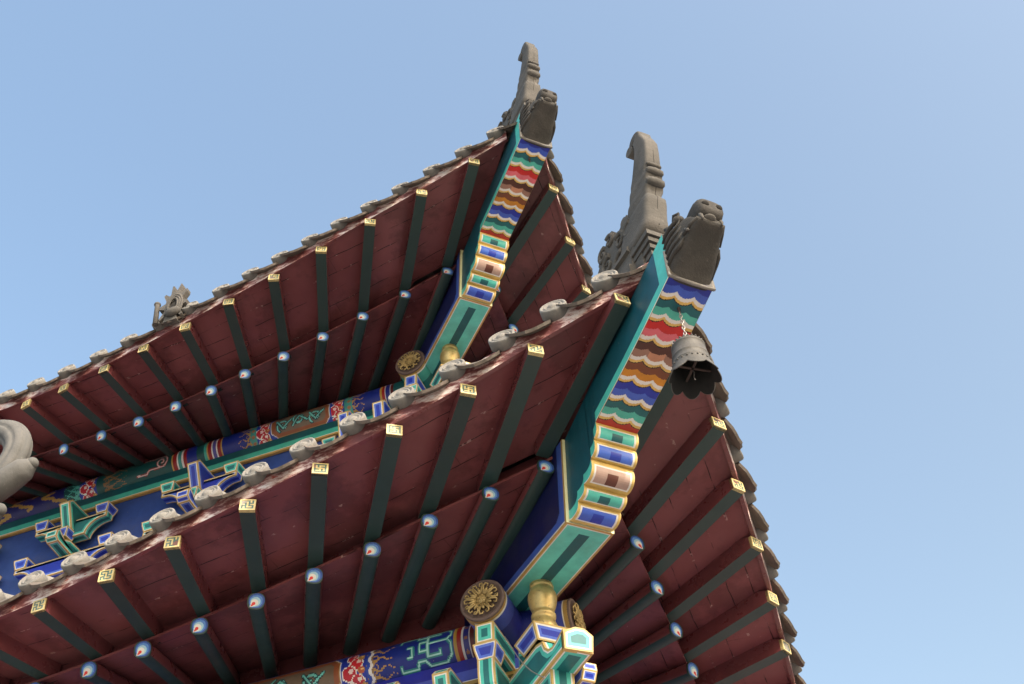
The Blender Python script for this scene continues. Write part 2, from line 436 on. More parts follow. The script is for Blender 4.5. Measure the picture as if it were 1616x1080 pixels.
FRET = ["111111111", "100000001", "101011101", "101010001", "101111101", "100010101", "101110101", "100000001", "111111111"]
FRET2 = ["111111111", "100000101", "101110101", "100010001", "111010111", "100010001", "101011101", "101000001", "111111111"]
def cap_mesh(seed, w_, h_):
    rnd = random.Random(seed); mb = MB(); n = 9
    worn = rnd.random()
    pat = FRET if rnd.random() < .6 else FRET2
    wc = rnd.choice([hx('6b615a'), hx('74524a'), hx('8f887c')])
    bx, by = rnd.uniform(0, 9), rnd.uniform(0, 9); br = rnd.uniform(1.2, 3.2) if worn > .35 else 0
    mb2 = []
    for i in range(n):
        for j in range(n):
            gold = pat[i][j] == '1'
            edge = i in (0, n-1) or j in (0, n-1)
            x0, x1 = (-.5+j/n)*w_, (-.5+(j+1)/n)*w_; y0, y1 = (-.5+i/n)*h_, (-.5+(i+1)/n)*h_
            c = None; mi = 0 if gold else 1
            col = hx('d3c187') if gold else rnd.choice([hx('4a655f'), hx('3f5d58'), hx('5c726b')])
            if not edge and (i-by)**2+(j-bx)**2 < br*br: col = wc; mi = 1
            z = .005 if gold else .0035
            mb.face([(x0, y0, z), (x1, y0, z), (x1, y1, z), (x0, y1, z)], 1 if mi == 1 else 0, col)
    # rim
    for a, b in (((-.5, -.5), (.5, -.5)), ((.5, -.5), (.5, .5)), ((.5, .5), (-.5, .5)), ((-.5, .5), (-.5, -.5))):
        mb.face([(a[0]*w_, a[1]*h_, .005), (b[0]*w_, b[1]*h_, .005), (b[0]*w_, b[1]*h_, -.012), (a[0]*w_, a[1]*h_, -.012)], 0, hx('d3c187'))
    return mb

def eye_cols(x, y, mir):
    """nested teardrops on a rafter end, all meeting in one tip at the lower corner"""
    x = x*mir
    nl = math.hypot(.66, .75); px, py = -.66/nl, -.75/nl          # towards the tip
    tip = .97
    out = np.zeros(x.shape+(3,)); out[:] = hx('1f3a34')
    al = x*px+y*py; pe = x*py-y*px
    for Rk, c0, c in ((.90, -.08, hx('2c4a96')), (.74, -.02, hx('4f7dbb')), (.57, .08, hx('95b9df')), (.41, .22, hx('f3f1ea')), (.20, .40, hx('c42a28'))):
        tp = tip if Rk > .25 else .90
        D = tp-c0; sn = min(.999, Rk/D); L = math.sqrt(max(D*D-Rk*Rk, 1e-6)); tn = Rk/L
        q = tp-al
        ins = ((al-c0)**2+pe**2 < Rk*Rk) | ((q > 0) & (q < L*L/D) & (np.abs(pe) < q*tn))
        out[ins] = c
    return out
def sq_pt(r, t, p=2.7):
    c_, s_ = math.cos(t), math.sin(t)
    return (r*math.copysign(abs(c_)**(2/p), c_), r*math.copysign(abs(s_)**(2/p), s_))
def eye_mesh(mir, rad):
    mb = MB(); nr, na = 18, 48
    rs = np.linspace(0, 1, nr+1); ths = np.linspace(0, 2*math.pi, na+1)
    for i in range(nr):
        for j in range(na):
            cx, cy = sq_pt((rs[i]+rs[i+1])/2, (ths[j]+ths[j+1])/2)
            c = eye_cols(np.array([cx]), np.array([cy]), mir)[0]
            p = [(q[0]*rad, q[1]*rad, .002) for q in (sq_pt(rs[i], ths[j]), sq_pt(rs[i+1], ths[j]), sq_pt(rs[i+1], ths[j+1]), sq_pt(rs[i], ths[j+1]))]
            if i == 0: p = [p[0], p[1], p[2]]
            mb.face(p, 0, tuple(c))
    for j in range(na):
        a, b = sq_pt(rad, ths[j]), sq_pt(rad, ths[j+1])
        mb.face([(*a, .002), (*b, .002), (*b, -.008), (*a, -.008)], 0, hx('1f3a34'))
    return mb
def place(mb, mats, name, parent, M):
    ob = mb.build(name, mats, None); ob.matrix_world = M
    ob.parent = parent; ob.matrix_parent_inverse = Matrix.Identity(4)
    if parent.matrix_parent_inverse != Matrix.Identity(4): pass
    return ob
def local_parent(ob, parent, M):
    """ob's world matrix becomes M under parent (parents of parts carry the world frame)"""
    pw = WORLD.get(parent.name, Matrix.Identity(4))
    ob.parent = parent; ob.matrix_parent_inverse = Matrix.Identity(4); ob.matrix_basis = pw.inverted() @ M
WORLD = {}
def part(mb, name, mats, parent=None, **k):
    """mesh in world coordinates -> part of the pavilion (or sub-part of a part)"""
    ob = mb.build(name, mats, None, **k); p = parent or PAV
    ob.parent = p
    ob.matrix_parent_inverse = IDENT.get(p.name, Matrix.Identity(4)) if p.name in IDENT else Matrix.Identity(4)
    return ob
def sub(ob, p, M):
    ob.parent = p; ob.matrix_parent_inverse = Matrix.Identity(4); ob.matrix_basis = M
    return ob

FW_, FH_ = .064, .056                        # flying rafter section
RR_ = .037                                   # round rafter radius
def frame(a):                                # right, up for an axis
    a = a.normalized(); rt = a.cross(Vector((0, 0, 1))).normalized(); return a, rt, rt.cross(a)
SHIFT = {'L': (-.11, -.079), 'U': (0, -.013)}
def inner_off(i): return max(-.03, .52-.056*(i-1)) if i > .5 else .55
def rafters(T, side, n0, n1):
    for i in range(n0, n1):
        sg, sb = SHIFT[T.k] if side == 'r' else (0, 0)
        gx = crv(T.k+'g', i)[0]+sg; bxx = crv(T.k+'b', i)[0]+sb
        gd, gh = at_x(T.k+'g', gx); bd, bh = at_x(T.k+'b', bxx)
        jr = random.Random(i*31+(7 if side == 'r' else 0)+(100 if T.k == 'U' else 0)); jj = lambda q: jr.uniform(-q, q)
        G = T.P(side, gx+jj(.004), gd+jj(.003), gh+jj(.002)); B = T.P(side, bxx+jj(.004), bd+jj(.004), bh+jj(.002))
        lift = .080+FH_/2
        Bu = B+Vector((0, 0, lift))
        a, rt, up_ = frame(G-Bu)
        inner = Bu-a*.085
        if bxx > .3: inner = Bu-a*.03
        mb = MB(); hw, hh = FW_/2, FH_/2
        yt = hh+.024
        c0 = [inner+sx*hw*rt+sy*up_ for sx, sy in ((-1, -hh), (1, -hh), (1, yt), (-1, yt))]
        c1 = [G+sx*hw*rt+sy*up_ for sx, sy in ((-1, -hh), (1, -hh), (1, hh), (-1, hh))]
        cm = [G-a*.05+sx*hw*rt+sy*up_ for sx, sy in ((-1, -hh), (1, -hh), (1, yt), (-1, yt))]
        nseg = 14; rows = []
        # slightly uneven hand-painted edge where green meets red: two narrow strips on each side
        for q in range(4):
            q2 = (q+1) % 4
            mb.face([c0[q], c0[q2], cm[q2], cm[q]], 0 if q == 0 else 1)
            mb.face([cm[q], cm[q2], c1[q2], c1[q]], 0 if q == 0 else 1)
        mb.face(c0[::-1], 1); mb.face(c1, 1)
        ob = part(mb, 'flying_rafter', [M_GRN, M_RED])
        cap = cap_mesh(hash((T.k, side, i)) % 1000 + i*7, FW_, FH_).build('gilded_end', [M_VPG, M_VP], None)
        Mx = Matrix(((rt.x, up_.x, a.x, G.x), (rt.y, up_.y, a.y, G.y), (rt.z, up_.z, a.z, G.z), (0, 0, 0, 1)))
        sub(cap, ob, Mx)
        # round rafter below
        xi = bxx-inner_off(i if side == 'l' else i)*(1.0)
        zi = -.17+.30*(bh+.40)
        I = T.P(side, xi, .02, zi)
        a2, rt2, up2 = frame(B-I)
        mb = MB(); nn = 32
        I2 = I-a2*.14
        for k in range(nn):
            t0, t1 = 2*math.pi*k/nn, 2*math.pi*(k+1)/nn
            q0, q1 = sq_pt(RR_*.985, t0), sq_pt(RR_*.985, t1)
            green = (q0[1]+q1[1])/2 < -RR_*.62
            q0, q1 = ((q[0], q[1]+.014 if q[1] > .01 else q[1]) for q in (q0, q1)) if False else (q0, q1)
            p = [B_+q[0]*rt2+q[1]*up2 for B_, q in ((I2, q0), (I2, q1), (B, q1), (B, q0))]
            mb.face(p, 0 if green else 1, sm=True)
        ob = part(mb, 'rafter', [M_GRN, M_RED], merge=True)
        e = eye_mesh(1 if side == 'l' else -1, RR_*1.0).build('painted_end', [M_VP], None)
        # end plate faces outward; local x must run along +x of the eave
        ex_, ed_, _ = T.ax(side)
        xr = rt2 if rt2.dot(ex_) > 0 else -rt2
        Mx = Matrix(((xr.x, up2.x, a2.x, B.x), (xr.y, up2.y, a2.y, B.y), (xr.z, up2.z, a2.z, B.z), (0, 0, 0, 1)))
        if side == 'r':
            Mx = Matrix(((-xr.x, up2.x, a2.x, B.x), (-xr.y, up2.y, a2.y, B.y), (-xr.z, up2.z, a2.z, B.z), (0, 0, 0, 1)))
        sub(e, ob, Mx)
def mat_vpgold():
    t = NT('gilded_fret')
    a = t.n('ShaderNodeVertexColor', layer_name='Col')
    c = t.mix(1., a.outputs[0], t.ramp(t.noise(40, 7, .7), [(.3, wgrey(.7)), (.65, wgrey(1.05))]), 'MULTIPLY')
    t.col(c); t.set(Roughness=.4, Metallic=.0); return t.m
M_VPG = mat_vpgold()

def soffits(T, side, tmax):
    ts = np.concatenate([np.linspace(-.62, 0, 5)[:-1], np.arange(0, tmax+.01, .25)])
    g_, b_ = T.k+'g', T.k+'b'
    # upper board (over the flying rafters)
    P = []; UVs = []
    for t in ts:
        gx, gd, gh = crv(g_, t); bx_, bd, bh = crv(b_, t)
        gx = min(gx, gd); bx_ = min(bx_, bd)
        row = []; ur = []
        zo, zi = gh+FH_/2+.019, bh+.080+FH_+.022
        for s_ in np.linspace(0, 1, 7):
            s2 = -.28+s_*1.268
            s2 = max(s2, -.10) if t < 1 else s2
            x = bx_+(gx-bx_)*s2; d = bd+(gd-bd)*s2
            if x > d: x = d
            z = zi+(zo-zi)*s2
            row.append(tuple(T.P(side, x, d, z))); ur.append((x*1.0+ (3.3 if side == 'r' else 0), d+.013))
        P.append(row); UVs.append(ur)
    mb = MB(); mb.grid(P, 0, uv=UVs)
    P2 = [[(p[0], p[1], p[2]+.022) for p in r_] for r_ in P]; mb.grid(P2, 0, uv=UVs)
    part(mb, 'soffit_board', [M_SOF], merge=False)
    # lower board (over the round rafters) with its fascia strip
    P = []; UVs = []
    for t in ts:
        bx_, bd, bh = crv(b_, t); bx_ = min(bx_, bd-.0)
        xi = bx_-inner_off(max(t, .6)); zi = -.17+.30*(bh+.40)
        row = []; ur = []
        for s_ in np.linspace(-.30, .955, 9):
            x = xi+(bx_-xi)*s_; d = .02+(bd-.02)*s_; z = zi+(bh-zi)*s_+RR_+.013
            row.append(tuple(T.P(side, min(x, d-.002), d, z))); ur.append((x+7, d))
        P.append(row); UVs.append(ur)
    mb = MB(); mb.grid(P, 0, uv=UVs)
    P2 = [[(p[0], p[1], p[2]+.014) for p in r_] for r_ in P]; mb.grid(P2, 0, uv=UVs)
    mb.grid([[P[i][-1], P2[i][-1]] for i in range(len(P))], 0, uv=[[UVs[i][-1], UVs[i][-1]] for i in range(len(P))])
    part(mb, 'soffit_board', [M_SOF])
    # small closing strip standing on the lower board's edge
    mb = MB(); A = []; 
    for t in ts:
        bx_, bd, bh = crv(b_, t); bx_ = min(bx_, bd)
        xi = bx_-inner_off(max(t, .6)); zi = -.17+.30*(bh+.40); s_ = .84
        x = xi+(bx_-xi)*s_; d = .02+(bd-.02)*s_; z = zi+(bh-zi)*s_+RR_+.032
        A.append([tuple(T.P(side, min(x, d), d, z-.0)), tuple(T.P(side, min(x, d), d, z+.10)), tuple(T.P(side, min(x, d-.02), d-.02, z+.10)), tuple(T.P(side, min(x, d-.02), d-.02, z))])
    mb.grid(A, 0, closed_v=True, sm=False)
    part(mb, 'closing_strip', [M_RED])
    # eave board carrying the tiles
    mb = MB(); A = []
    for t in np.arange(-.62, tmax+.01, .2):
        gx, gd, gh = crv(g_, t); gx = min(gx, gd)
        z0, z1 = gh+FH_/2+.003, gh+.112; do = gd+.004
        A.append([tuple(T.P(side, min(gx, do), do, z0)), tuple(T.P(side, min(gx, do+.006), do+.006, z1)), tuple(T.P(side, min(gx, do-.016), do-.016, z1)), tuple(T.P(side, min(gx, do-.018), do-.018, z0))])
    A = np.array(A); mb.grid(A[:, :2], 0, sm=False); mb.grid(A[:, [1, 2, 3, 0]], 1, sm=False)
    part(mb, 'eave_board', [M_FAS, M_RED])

TILES = {'L': [.9285-.2255*k for k in range(18)],
         'U': [1.02, .805, .59, .375, .165, -.045, -.245, -.456, -.663, -.883, -1.11, -1.33, -1.57, -1.81, -2.06, -2.31, -2.55, -2.79, -3.03, -3.27]}
def rise(s_): return .40*s_+.05*s_*s_
def roof_z(T, x, d):
    gd, gh = at_x(T.k+'g', x); return gh+.128+rise(gd+.03-d)
TRAD = .055
def disc_mesh(seed):
    rnd = random.Random(seed); mb = MB()
    r = TRAD+.003
    prof = [(r-.004, -.042), (r, -.038), (r, .0), (r-.003, .006), (r-.010, .007), (r-.013, .000), (r-.017, .000), (r-.020, .006), (r-.024, .006), (r-.027, .001), (.022, .004), (.018, .009), (.010, .013), (0.0005, .014)]
    mb.lathe(prof, Matrix.Identity(4), 28)
    for k in range(10):
        a = k*.6283+rnd.uniform(-.1, .1); q = .0255
        mb.ball((q*math.cos(a), q*math.sin(a), .002), .0038, 5, sc=(1.2, 1.2, .6))
    return mb
DISCS = [disc_mesh(k).build('tile_face', [M_TILE], None) for k in range(5)]
for d_ in DISCS: C.objects.unlink(d_)
def inward_limit(T, x): return max(x+.02, -.70 if T.k == 'L' else -1.9)
def tiles(T, side, nmax, first=0):
    xs = TILES[T.k][first:nmax]
    sh = -.03 if side == 'r' else -.02
    ex_, ed_, ez_ = T.ax(side)
    for i, x in enumerate(xs):
        x += sh
        gd, gh = at_x(T.k+'g', x)
        d0 = gd+.03; d1 = inward_limit(T, x)
        if d1 > d0-.10: continue
        n = max(3, int((d0-d1)/.14)+1)
        pts = []
        for k in range(n+1):
            d = d0-.034+(d1-d0+.034)*k/n
            pts.append(T.P(side, x, d, roof_z(T, x, d)-.004))
        mb = MB(); mb.tube(pts, TRAD, 16, caps=False)
        # slight lips where the courses of tiles overlap
        for k in range(1, n):
            p = pts[k]; a = (pts[k-1]-pts[k]).normalized()
            mb.tube([p-a*.006, p+a*.006], TRAD+.004, 16, caps=False)
        ob = part(mb, 'round_tile_row', [M_TILE])
        a = (pts[0]-pts[1]).normalized()
        jit = random.uniform(-.05, .05)
        rt = a.cross(Vector((0, 0, 1))).normalized(); a = (ed_*math.cos(R(22))+ez_*math.sin(R(22))).normalized(); up_ = rt.cross(a)
        cr, sr = math.cos(jit*6), math.sin(jit*6); rx = rt*cr+up_*sr; uy = -rt*sr+up_*cr
        p = pts[0]+a*.034+rt*random.uniform(-.004, .004)
        Mx = Matrix(((rx.x, uy.x, a.x, p.x), (rx.y, uy.y, a.y, p.y), (rx.z, uy.z, a.z, p.z), (0, 0, 0, 1)))
        de = DISCS[random.randrange(5)].copy(); C.objects.link(de); sub(de, ob, Mx)
    # trough tiles with pointed drip lips
    xs2 = [(a+b)/2+sh for a, b in zip(xs[:-1], xs[1:])]
    if first == 0: xs2 = [xs[0]+.115+sh]+xs2
    for x in xs2:
        gd, gh = at_x(T.k+'g', x)
        d0 = gd+.030; d1 = inward_limit(T, x)
        hwid = .098
        if d0-d1 < .06: d1 = d0-.07
        n = max(2, int((d0-d1)/.2)+1); m_ = 9
        def troughpt(q, d, thick=0):
            xx = x+hwid*q; sag = -.036+.026*q*q
            return T.P(side, xx, d, roof_z(T, x, d)+sag-thick)
        mb = MB()
        for th in (0, .012):
            mb.grid([[tuple(troughpt(q, d0+(d1-d0)*k/n, th)) for q in np.linspace(-1, 1, m_)] for k in range(n+1)], 0)
        # lip: hangs out and down, pointed outline
        lip = []; tilt = R(random.uniform(43, 52))
        for th in (0, .013):
            rows = []
            for s_ in np.linspace(0, 1, 6):
                row = []
                for q in np.linspace(-1, 1, m_):
                    edge = .058*(1-abs(q)**2.2)**.6*(1+.0*q)+.006*math.cos(q*9)*(1-abs(q))
                    L = max(edge, .006)*s_
                    p = troughpt(q, d0, 0)
                    p = p+ed_*(L*math.cos(tilt))-ez_*(L*math.sin(tilt))
                    nn_ = ed_*math.sin(tilt)+ez_*math.cos(tilt)
                    row.append(tuple(p-nn_*th))
                rows.append(row)
            mb.grid(rows, 0); lip.append(rows)
        mb.grid([lip[0][-1], lip[1][-1]], 0, sm=False)
        part(mb, 'drip_tile', [M_TILED])
    # the bedding under the tiles
    mb = MB(); P = []
    for x in np.linspace(xs[-1]-.1+sh, 1.16, 40):
        gd, gh = at_x(T.k+'g', x); row = []
        d1 = max(x, -.70 if T.k == 'L' else -1.9); d0 = gd-.015
        if d1 > d0: d1 = d0-.001
        for s_ in np.linspace(0, 1, 10):
            d = d0+(d1-d0)*s_; row.append(tuple(T.P(side, x, d, roof_z(T, x, d)-.060)))
        P.append(row)
    mb.grid(P); part(mb, 'roof_bed', [M_TILED])

# ------------------------------------------------------------------ hip beam, painted and scrolled
def lobes(v, amp, phase=0.):
    """three hanging cloud lobes across v in 0..1"""
    b = np.array([-.12, .30, .72, 1.14]); y = np.zeros_like(v)
    for a0, a1 in zip(b[:-1], b[1:]):
        m_ = (v >= a0) & (v < a1); t = (v[m_]-a0)/(a1-a0); y[m_] = np.sin(math.pi*t)**.7
    return amp*y
BANDS = [(hx('1a2888'), hx('3550aa')), (hx('15555c'), hx('48a393')), (hx('b3201f'), hx('c9606a')), (hx('46241c'), hx('8a6656')),
         (hx('6b3a22'), hx('b9791f')), (hx('1c2c90'), hx('3c58b0')), (hx('15585c'), hx('48a393'))]
def tip_paint(v, s):
    """v 0..1 across, s 0..1 from tip to the red fillet"""
    out = np.zeros(v.shape+(3,)); out[:] = hx('a03028')
    n = len(BANDS); tot = .955
    for k in range(n-1, -1, -1):
        e1 = tot*(k+1)/n; L = tot/n
        y = s-(lobes(v, L*.20)-L*.08)
        m_ = y < e1
        dark, mid = BANDS[k]
        cc = out.copy()
        q = (e1-y)/L                           # 0 at hem, 1 at top
        cc[m_ & (q < .045)] = BLK
        cc[m_ & (q >= .045) & (q < .16)] = hx('c8a45a')
        cc[m_ & (q >= .16) & (q < .33)] = hx('e0dbd0')
        cc[m_ & (q >= .33) & (q < .68)] = mid
        y2 = s-(lobes(np.clip(1-v, 0, 1), L*.14)-L*.05); q2 = (e1-y2)/L
        cc[m_ & (q >= .33) & (q2 >= .64)] = dark
        if k == 3: 
            mm = m_ & (q >= .33) & (q2 < .64) & (v > .35) & (v < .72); cc[mm] = hx('b07a5e')
        out = cc
    return out
def scroll_profile(uJ, zJ, uE, zE):
    """five rolls from J (outer) to E (inner, low); returns points and the roll index"""
    pts = []; rolls = []
    J = Vector((uJ, zJ)); E = Vector((uE, zE)); ax_ = (E-J); L = ax_.length; ax_.normalize()
    nrm = Vector((-ax_.y, ax_.x))              # outward-down side
    if nrm.y > 0: nrm = -nrm
    base = [0, .17, .36, .62, .79, 1.]
    bul = [.020, .026, .038, .024, .030]
    for k in range(5):
        a, b = base[k], base[k+1]
        for i in range(13):
            t = i/12; q = J+ax_*L*(a+(b-a)*t)+nrm*(bul[k]*math.sin(math.pi*t)**.75 + .052*math.sin(math.pi*(a+(b-a)*t))-.0)
            pts.append(q); rolls.append(k)
    return pts, rolls
HIP = {'L': dict(uT=1.778, zT=.126, uJ=1.107, zJ=-.045, uE=.812, zE=-.331, uV=.352, zV=-.287),
       'U': dict(uT=1.769, zT=.117, uJ=1.133, zJ=-.016, uE=.828, zE=-.291, uV=.409, zV=-.290)}
def hip_beam(T):
    h = HIP[T.k]; wf, wo = .093, .107
    J = Vector((h['uJ'], h['zJ'])); TP = Vector((h['uT'], h['zT']))
    # --- outer beam
    mb = MB()
    ns, nv = 230, 54
    ss = np.linspace(0, 1, ns+1); vs = np.linspace(0, 1, nv+1)
    bend = lambda s: .012*math.sin(math.pi*s)
    P = [[tuple(T.H(TP.x+(J.x-TP.x)*s, wf*(2*v-1), TP.y+(J.y-TP.y)*s-bend(s))) for v in vs] for s in ss]
    sc, vc = np.meshgrid((ss[:-1]+ss[1:])/2, (vs[:-1]+vs[1:])/2, indexing='ij')
    mb.grid(P, 0, tip_paint(vc, sc), sm=False)
    part(mb, 'scalloped_underside', [M_VP])
    # --- scrolls: one painted roll after another
    sp, rl = scroll_profile(h['uJ'], h['zJ'], h['uE']+.005, h['zE']+.004)
    RC = [('teal', hx('4cab9e'), hx('17555a')), ('blue', hx('4468c4'), hx('223aa4')), ('brown', hx('a98d80'), hx('5d3429')), ('teal', hx('4cab9e'), hx('17555a')), ('blue', hx('3a58b4'), hx('1f3296'))]
    mb = MB(); nv = 48; vs = np.linspace(-1, 1, nv+1)
    for k in range(5):
        idx = [i for i in range(len(sp)) if rl[i] == k]
        q = [sp[i] for i in idx]
        fine = []
        for a, b in zip(q[:-1], q[1:]):
            for f in (0, .33, .67): fine.append(a.lerp(b, f))
        fine.append(q[-1]); n = len(fine)
        P = [[tuple(T.H(p.x, (wf+.002)*v, p.y)) for v in vs] for p in fine]
        tm, vm = np.meshgrid((np.arange(n-1)+.5)/(n-1), (vs[:-1]+vs[1:])/2, indexing='ij')
        col = np.zeros(tm.shape+(3,)); col[:] = hx('c2a45f')
        av = np.abs(vm)
        col[(tm > .13) & (tm < .87) & (av < .86)] = hx('d9d6cd')
        col[(tm > .20) & (tm < .80) & (av < .79)] = RC[k][1]
        col[(tm > .36) & (tm < .80) & (av < .27)] = RC[k][2]
        mb.grid(P, 0, col, sm=False)
    part(mb, 'scrolled_beam_end', [M_VP], merge=False)
    # --- sides of the outer beam
    mbs = MB()
    top = lambda u: .033+(u-.884)*.298          # soffit line seen on its side
    prof = [Vector((TP.x+(J.x-TP.x)*s, TP.y+(J.y-TP.y)*s-bend(s))) for s in np.linspace(0, 1, 60)]
    prof += [p for p in sp]
    H2 = [.0, .004, .008, .045, .052, .34]
    cs = [hx('b9a36a'), hx('d8d8d0'), TEAL, TEAL, hx('0d4450')]
    for side in (-1, 1):
        cum = 0
        for i in range(len(prof)-1):
            a, b = prof[i], prof[i+1]
            if (a-b).length < 1e-5: continue
            for k in range(5):
                h0, h1 = H2[k], H2[k+1]
                tip = min(1, max(0, (a.x-1.62)/.1)) if a.x > 1.5 else 0
                c = cs[k]
                if k == 4:
                    # the dark inner field stops short of the tip with a pointed end
                    pa = a.x > 1.70; c = TEAL if pa else cs[4]
                topa = lambda p, hh: T.H(p.x, side*(wf+.001), min(p.y+hh, .36 if p.x > 1.6 else .30)) if hh < .3 else T.H(p.x, side*(wf+.001), max(p.y+.10, top(p.x)+.07))
                mbs.face([topa(a, h0), topa(b, h0), topa(b, h1), topa(a, h1)], 0, c)
    # end plate at the tip and inner end
    tz = top(TP.x)+.07
    mbs.face([T.H(TP.x, -wf, TP.y), T.H(TP.x, wf, TP.y), T.H(TP.x, wf, tz), T.H(TP.x, -wf, tz)], 0, hx('3a3631'))
    part(mbs, 'hip_beam', [M_VP], recalc=False)
    # --- old beam under the round rafters
    E = Vector((h['uE']+.0, h['zE'])); V = Vector((h['uV'], h['zV']+.0))
    sl = (E.y-V.y)/(E.x-V.x); uI = -.25; zI = V.y+sl*(uI-V.x)
    mb = MB()
    ns, nv = 190, 44
    ss = np.linspace(uI, E.x, ns+1); vs = np.linspace(-1, 1, nv+1)
    P = [[tuple(T.H(u, wo*v, V.y+sl*(u-V.x))) for v in vs] for u in ss]
    um, vm = np.meshgrid((ss[:-1]+ss[1:])/2, (vs[:-1]+vs[1:])/2, indexing='ij'); av = np.abs(vm)
    col = np.zeros(um.shape+(3,)); col[:] = hx('5cb5a7')
    col[(av < .21) & (um < E.x-.055) & (um > -9)] = hx('135156')
    col[(av > .885) | (um > E.x-.018)] = hx('d3cfc4')
    col[(av > .925) | (um > E.x-.012)] = hx('b0884d')
    mb.grid(P, 0, col, sm=False)
    # sides
    t1 = .245
    nz, nu = 60, 150
    zs = np.linspace(0, 1, nz+1); us = np.linspace(uI, E.x, nu+1)
    for side in (-1, 1):
        P = []
        for u in us:
            zb = V.y+sl*(u-V.x); zt = zb+.42-.0*(u)
            P.append([tuple(T.H(u+.03*z_*(u-uI)/(E.x-uI), side*wo, zb+(zt-zb)*z_)) for z_ in zs])
        um, zm = np.meshgrid((us[:-1]+us[1:])/2, (zs[:-1]+zs[1:])/2*.42, indexing='ij')
        col = np.zeros(um.shape+(3,)); col[:] = hx('38529c')
        e = E.x-um
        col[(zm > .052) & (e > .055) & (zm+e > .14)] = hx('0e1648')
        col[(zm < .012) | (e < .015)] = hx('cdcac2')
        col[(zm < .008) | (e < .011)] = hx('a5874e')
        mb.grid(P, 0, col, sm=False)
    zb = E.y; q = .03
    for a, b in ((-wo, wo),):
        mb.face([T.H(E.x, a, zb), T.H(E.x, b, zb), T.H(E.x+q, b, zb+.42), T.H(E.x+q, a, zb+.42)], 0, hx('e9d9a0'))
    part(mb, 'inner_hip_beam', [M_VP], recalc=False)
    # --- gilded vase under the beam
    mb = MB(); base = T.H(h['uV']-.006, 0, h['zV']-.262)
    pr = [(.0005, 0), (.056, 0), (.056, .050), (.050, .066), (.046, .078), (.047, .090), (.052, .094), (.0525, .104), (.049, .110), (.0455, .116), (.047, .126), (.054, .146), (.0605, .172), (.0625, .190), (.060, .208), (.052, .226), (.046, .236), (.048, .240), (.0515, .247), (.049, .253), (.047, .258), (.051, .266), (.053, .29)]
    mb.lathe(pr, Matrix.Translation(base), 40)
    part(mb, 'gilded_vase', [M_GOLD], recalc=True)
    # small iron ring under the tip (the wind bell of the lower eave hangs from it)
    mb = MB(); c = T.H(1.664, 0, (h['zT']-.034))
    mb.tube([c+Vector((0, 0, .03)), c+Vector((0, 0, -.008))], .007, 8)
    mb.tube([c+Vector((0, .012*math.cos(a), -.016+.012*math.sin(a))) for a in np.linspace(0, 6.28, 13)], .0032, 6, caps=False)
    part(mb, 'iron_hook', [M_RUST])

# ------------------------------------------------------------------ purlins with painted ground and gilded rosettes
def dist_poly(x, y, pts):
    D = np.full(x.shape, 9.)
    for (x0, y0), (x1, y1) in zip(pts[:-1], pts[1:]):
        dx, dy = x1-x0, y1-y0; L2 = dx*dx+dy*dy+1e-12
        t = np.clip(((x-x0)*dx+(y-y0)*dy)/L2, 0, 1)
        D = np.minimum(D, np.hypot(x-x0-t*dx, y-y0-t*dy))
    return D
def spiral(cx, cy, r, turns, a0, dirn=1, n=22):
    return [(cx+r*(1-.8*i/n)*math.cos(a0+dirn*turns*6.283*i/n), cy+r*(1-.8*i/n)*math.sin(a0+dirn*turns*6.283*i/n)) for i in range(n+1)]
def motif_fret(x, y, c, x0, x1):
    """x metres, y 0..1 (height .2)"""
    Hh = .2; Y = y*Hh; W = x1-x0
    def U(p): return [(x0+a*W, b*Hh) for a, b in p]
    L = [[(.02, .86), (.02, .97), (.36, .97), (.36, .86), (.52, .86), (.56, .97), (.92, .97), (1, .88), (1, .74), (.93, .66), (1, .55), (1, .30), (.9, .16), (.56, .16), (.5, .29), (.36, .29), (.33, .14), (.03, .14), (.03, .26)],
         [(.80, .86), (.56, .86), (.56, .36), (.80, .36), (.80, .45)], [(.93, .66), (.56, .66)], [(.56, .72), (.40, .72), (.40, .50), (.56, .50)],
         [(.18, .66), (.26, .66), (.26, .44), (.18, .42)]]
    for l in L:
        D = dist_poly(x, Y, U(l)); c[D < .0088] = hx('2f7f80')
    for l in L:
        D = dist_poly(x, Y, U(l)); c[D < .0036] = hx('9fd2cd')
def motif_flames(x, y, c, x0, x1, dirn, colr=None, n=4):
    Y = y*.2; W = x1-x0
    colr = colr or hx('a8834a')
    for k in range(n):
        yc = .02+.165*(k+.3)/n
        for b in (0,):
            pts = [((x0 if dirn > 0 else x1)+dirn*W*t*(1 if b == 0 else .75), yc+.010*math.sin(t*9+k*2.1+b*2)+b*.014*(1-t)) for t in np.linspace(0, 1, 14)]
            t_ = np.abs(x-(x0 if dirn > 0 else x1))/W
            c[dist_poly(x, Y, pts) < .0062*(1.15-t_)] = colr
        c[np.abs(dist_poly(x, Y, [((x0 if dirn > 0 else x1)+dirn*W*.14, yc+.012)]*2)-.012) < .0022] = colr
def motif_flower(x, y, c, x0, x1):
    Y = y*.2; W = x1-x0
    m_ = (x > x0) & (x < x1); c[m_] = hx('23339a')
    for k, (a, b, r, cl, hi) in enumerate(((.42, .165, .030, 'b62638', 'e59a9a'), (.62, .125, .034, 'c22a35', 'f0c9c4'), (.30, .085, .038, 'b01f33', 'efc5c3'), (.62, .045, .034, 'b3273a', 'f2d7d0'), (.34, .015, .03, 'b62638', 'f2d7d0'), (.82, .09, .018, 'b0573f', 'dcb37a'), (.80, .155, .017, 'a8834a', 'dcb37a'), (.84, .02, .017, 'a8834a', 'dcb37a'))):
        D = np.hypot(x-(x0+a*W), Y-b)
        c[D < r] = hx('e9e4dc') if k < 5 else hx('a8834a')
        c[D < r*.84] = hx(cl)
        c[np.hypot(x-(x0+a*W+r*.25), Y-b-r*.25) < r*.32] = hx(hi)
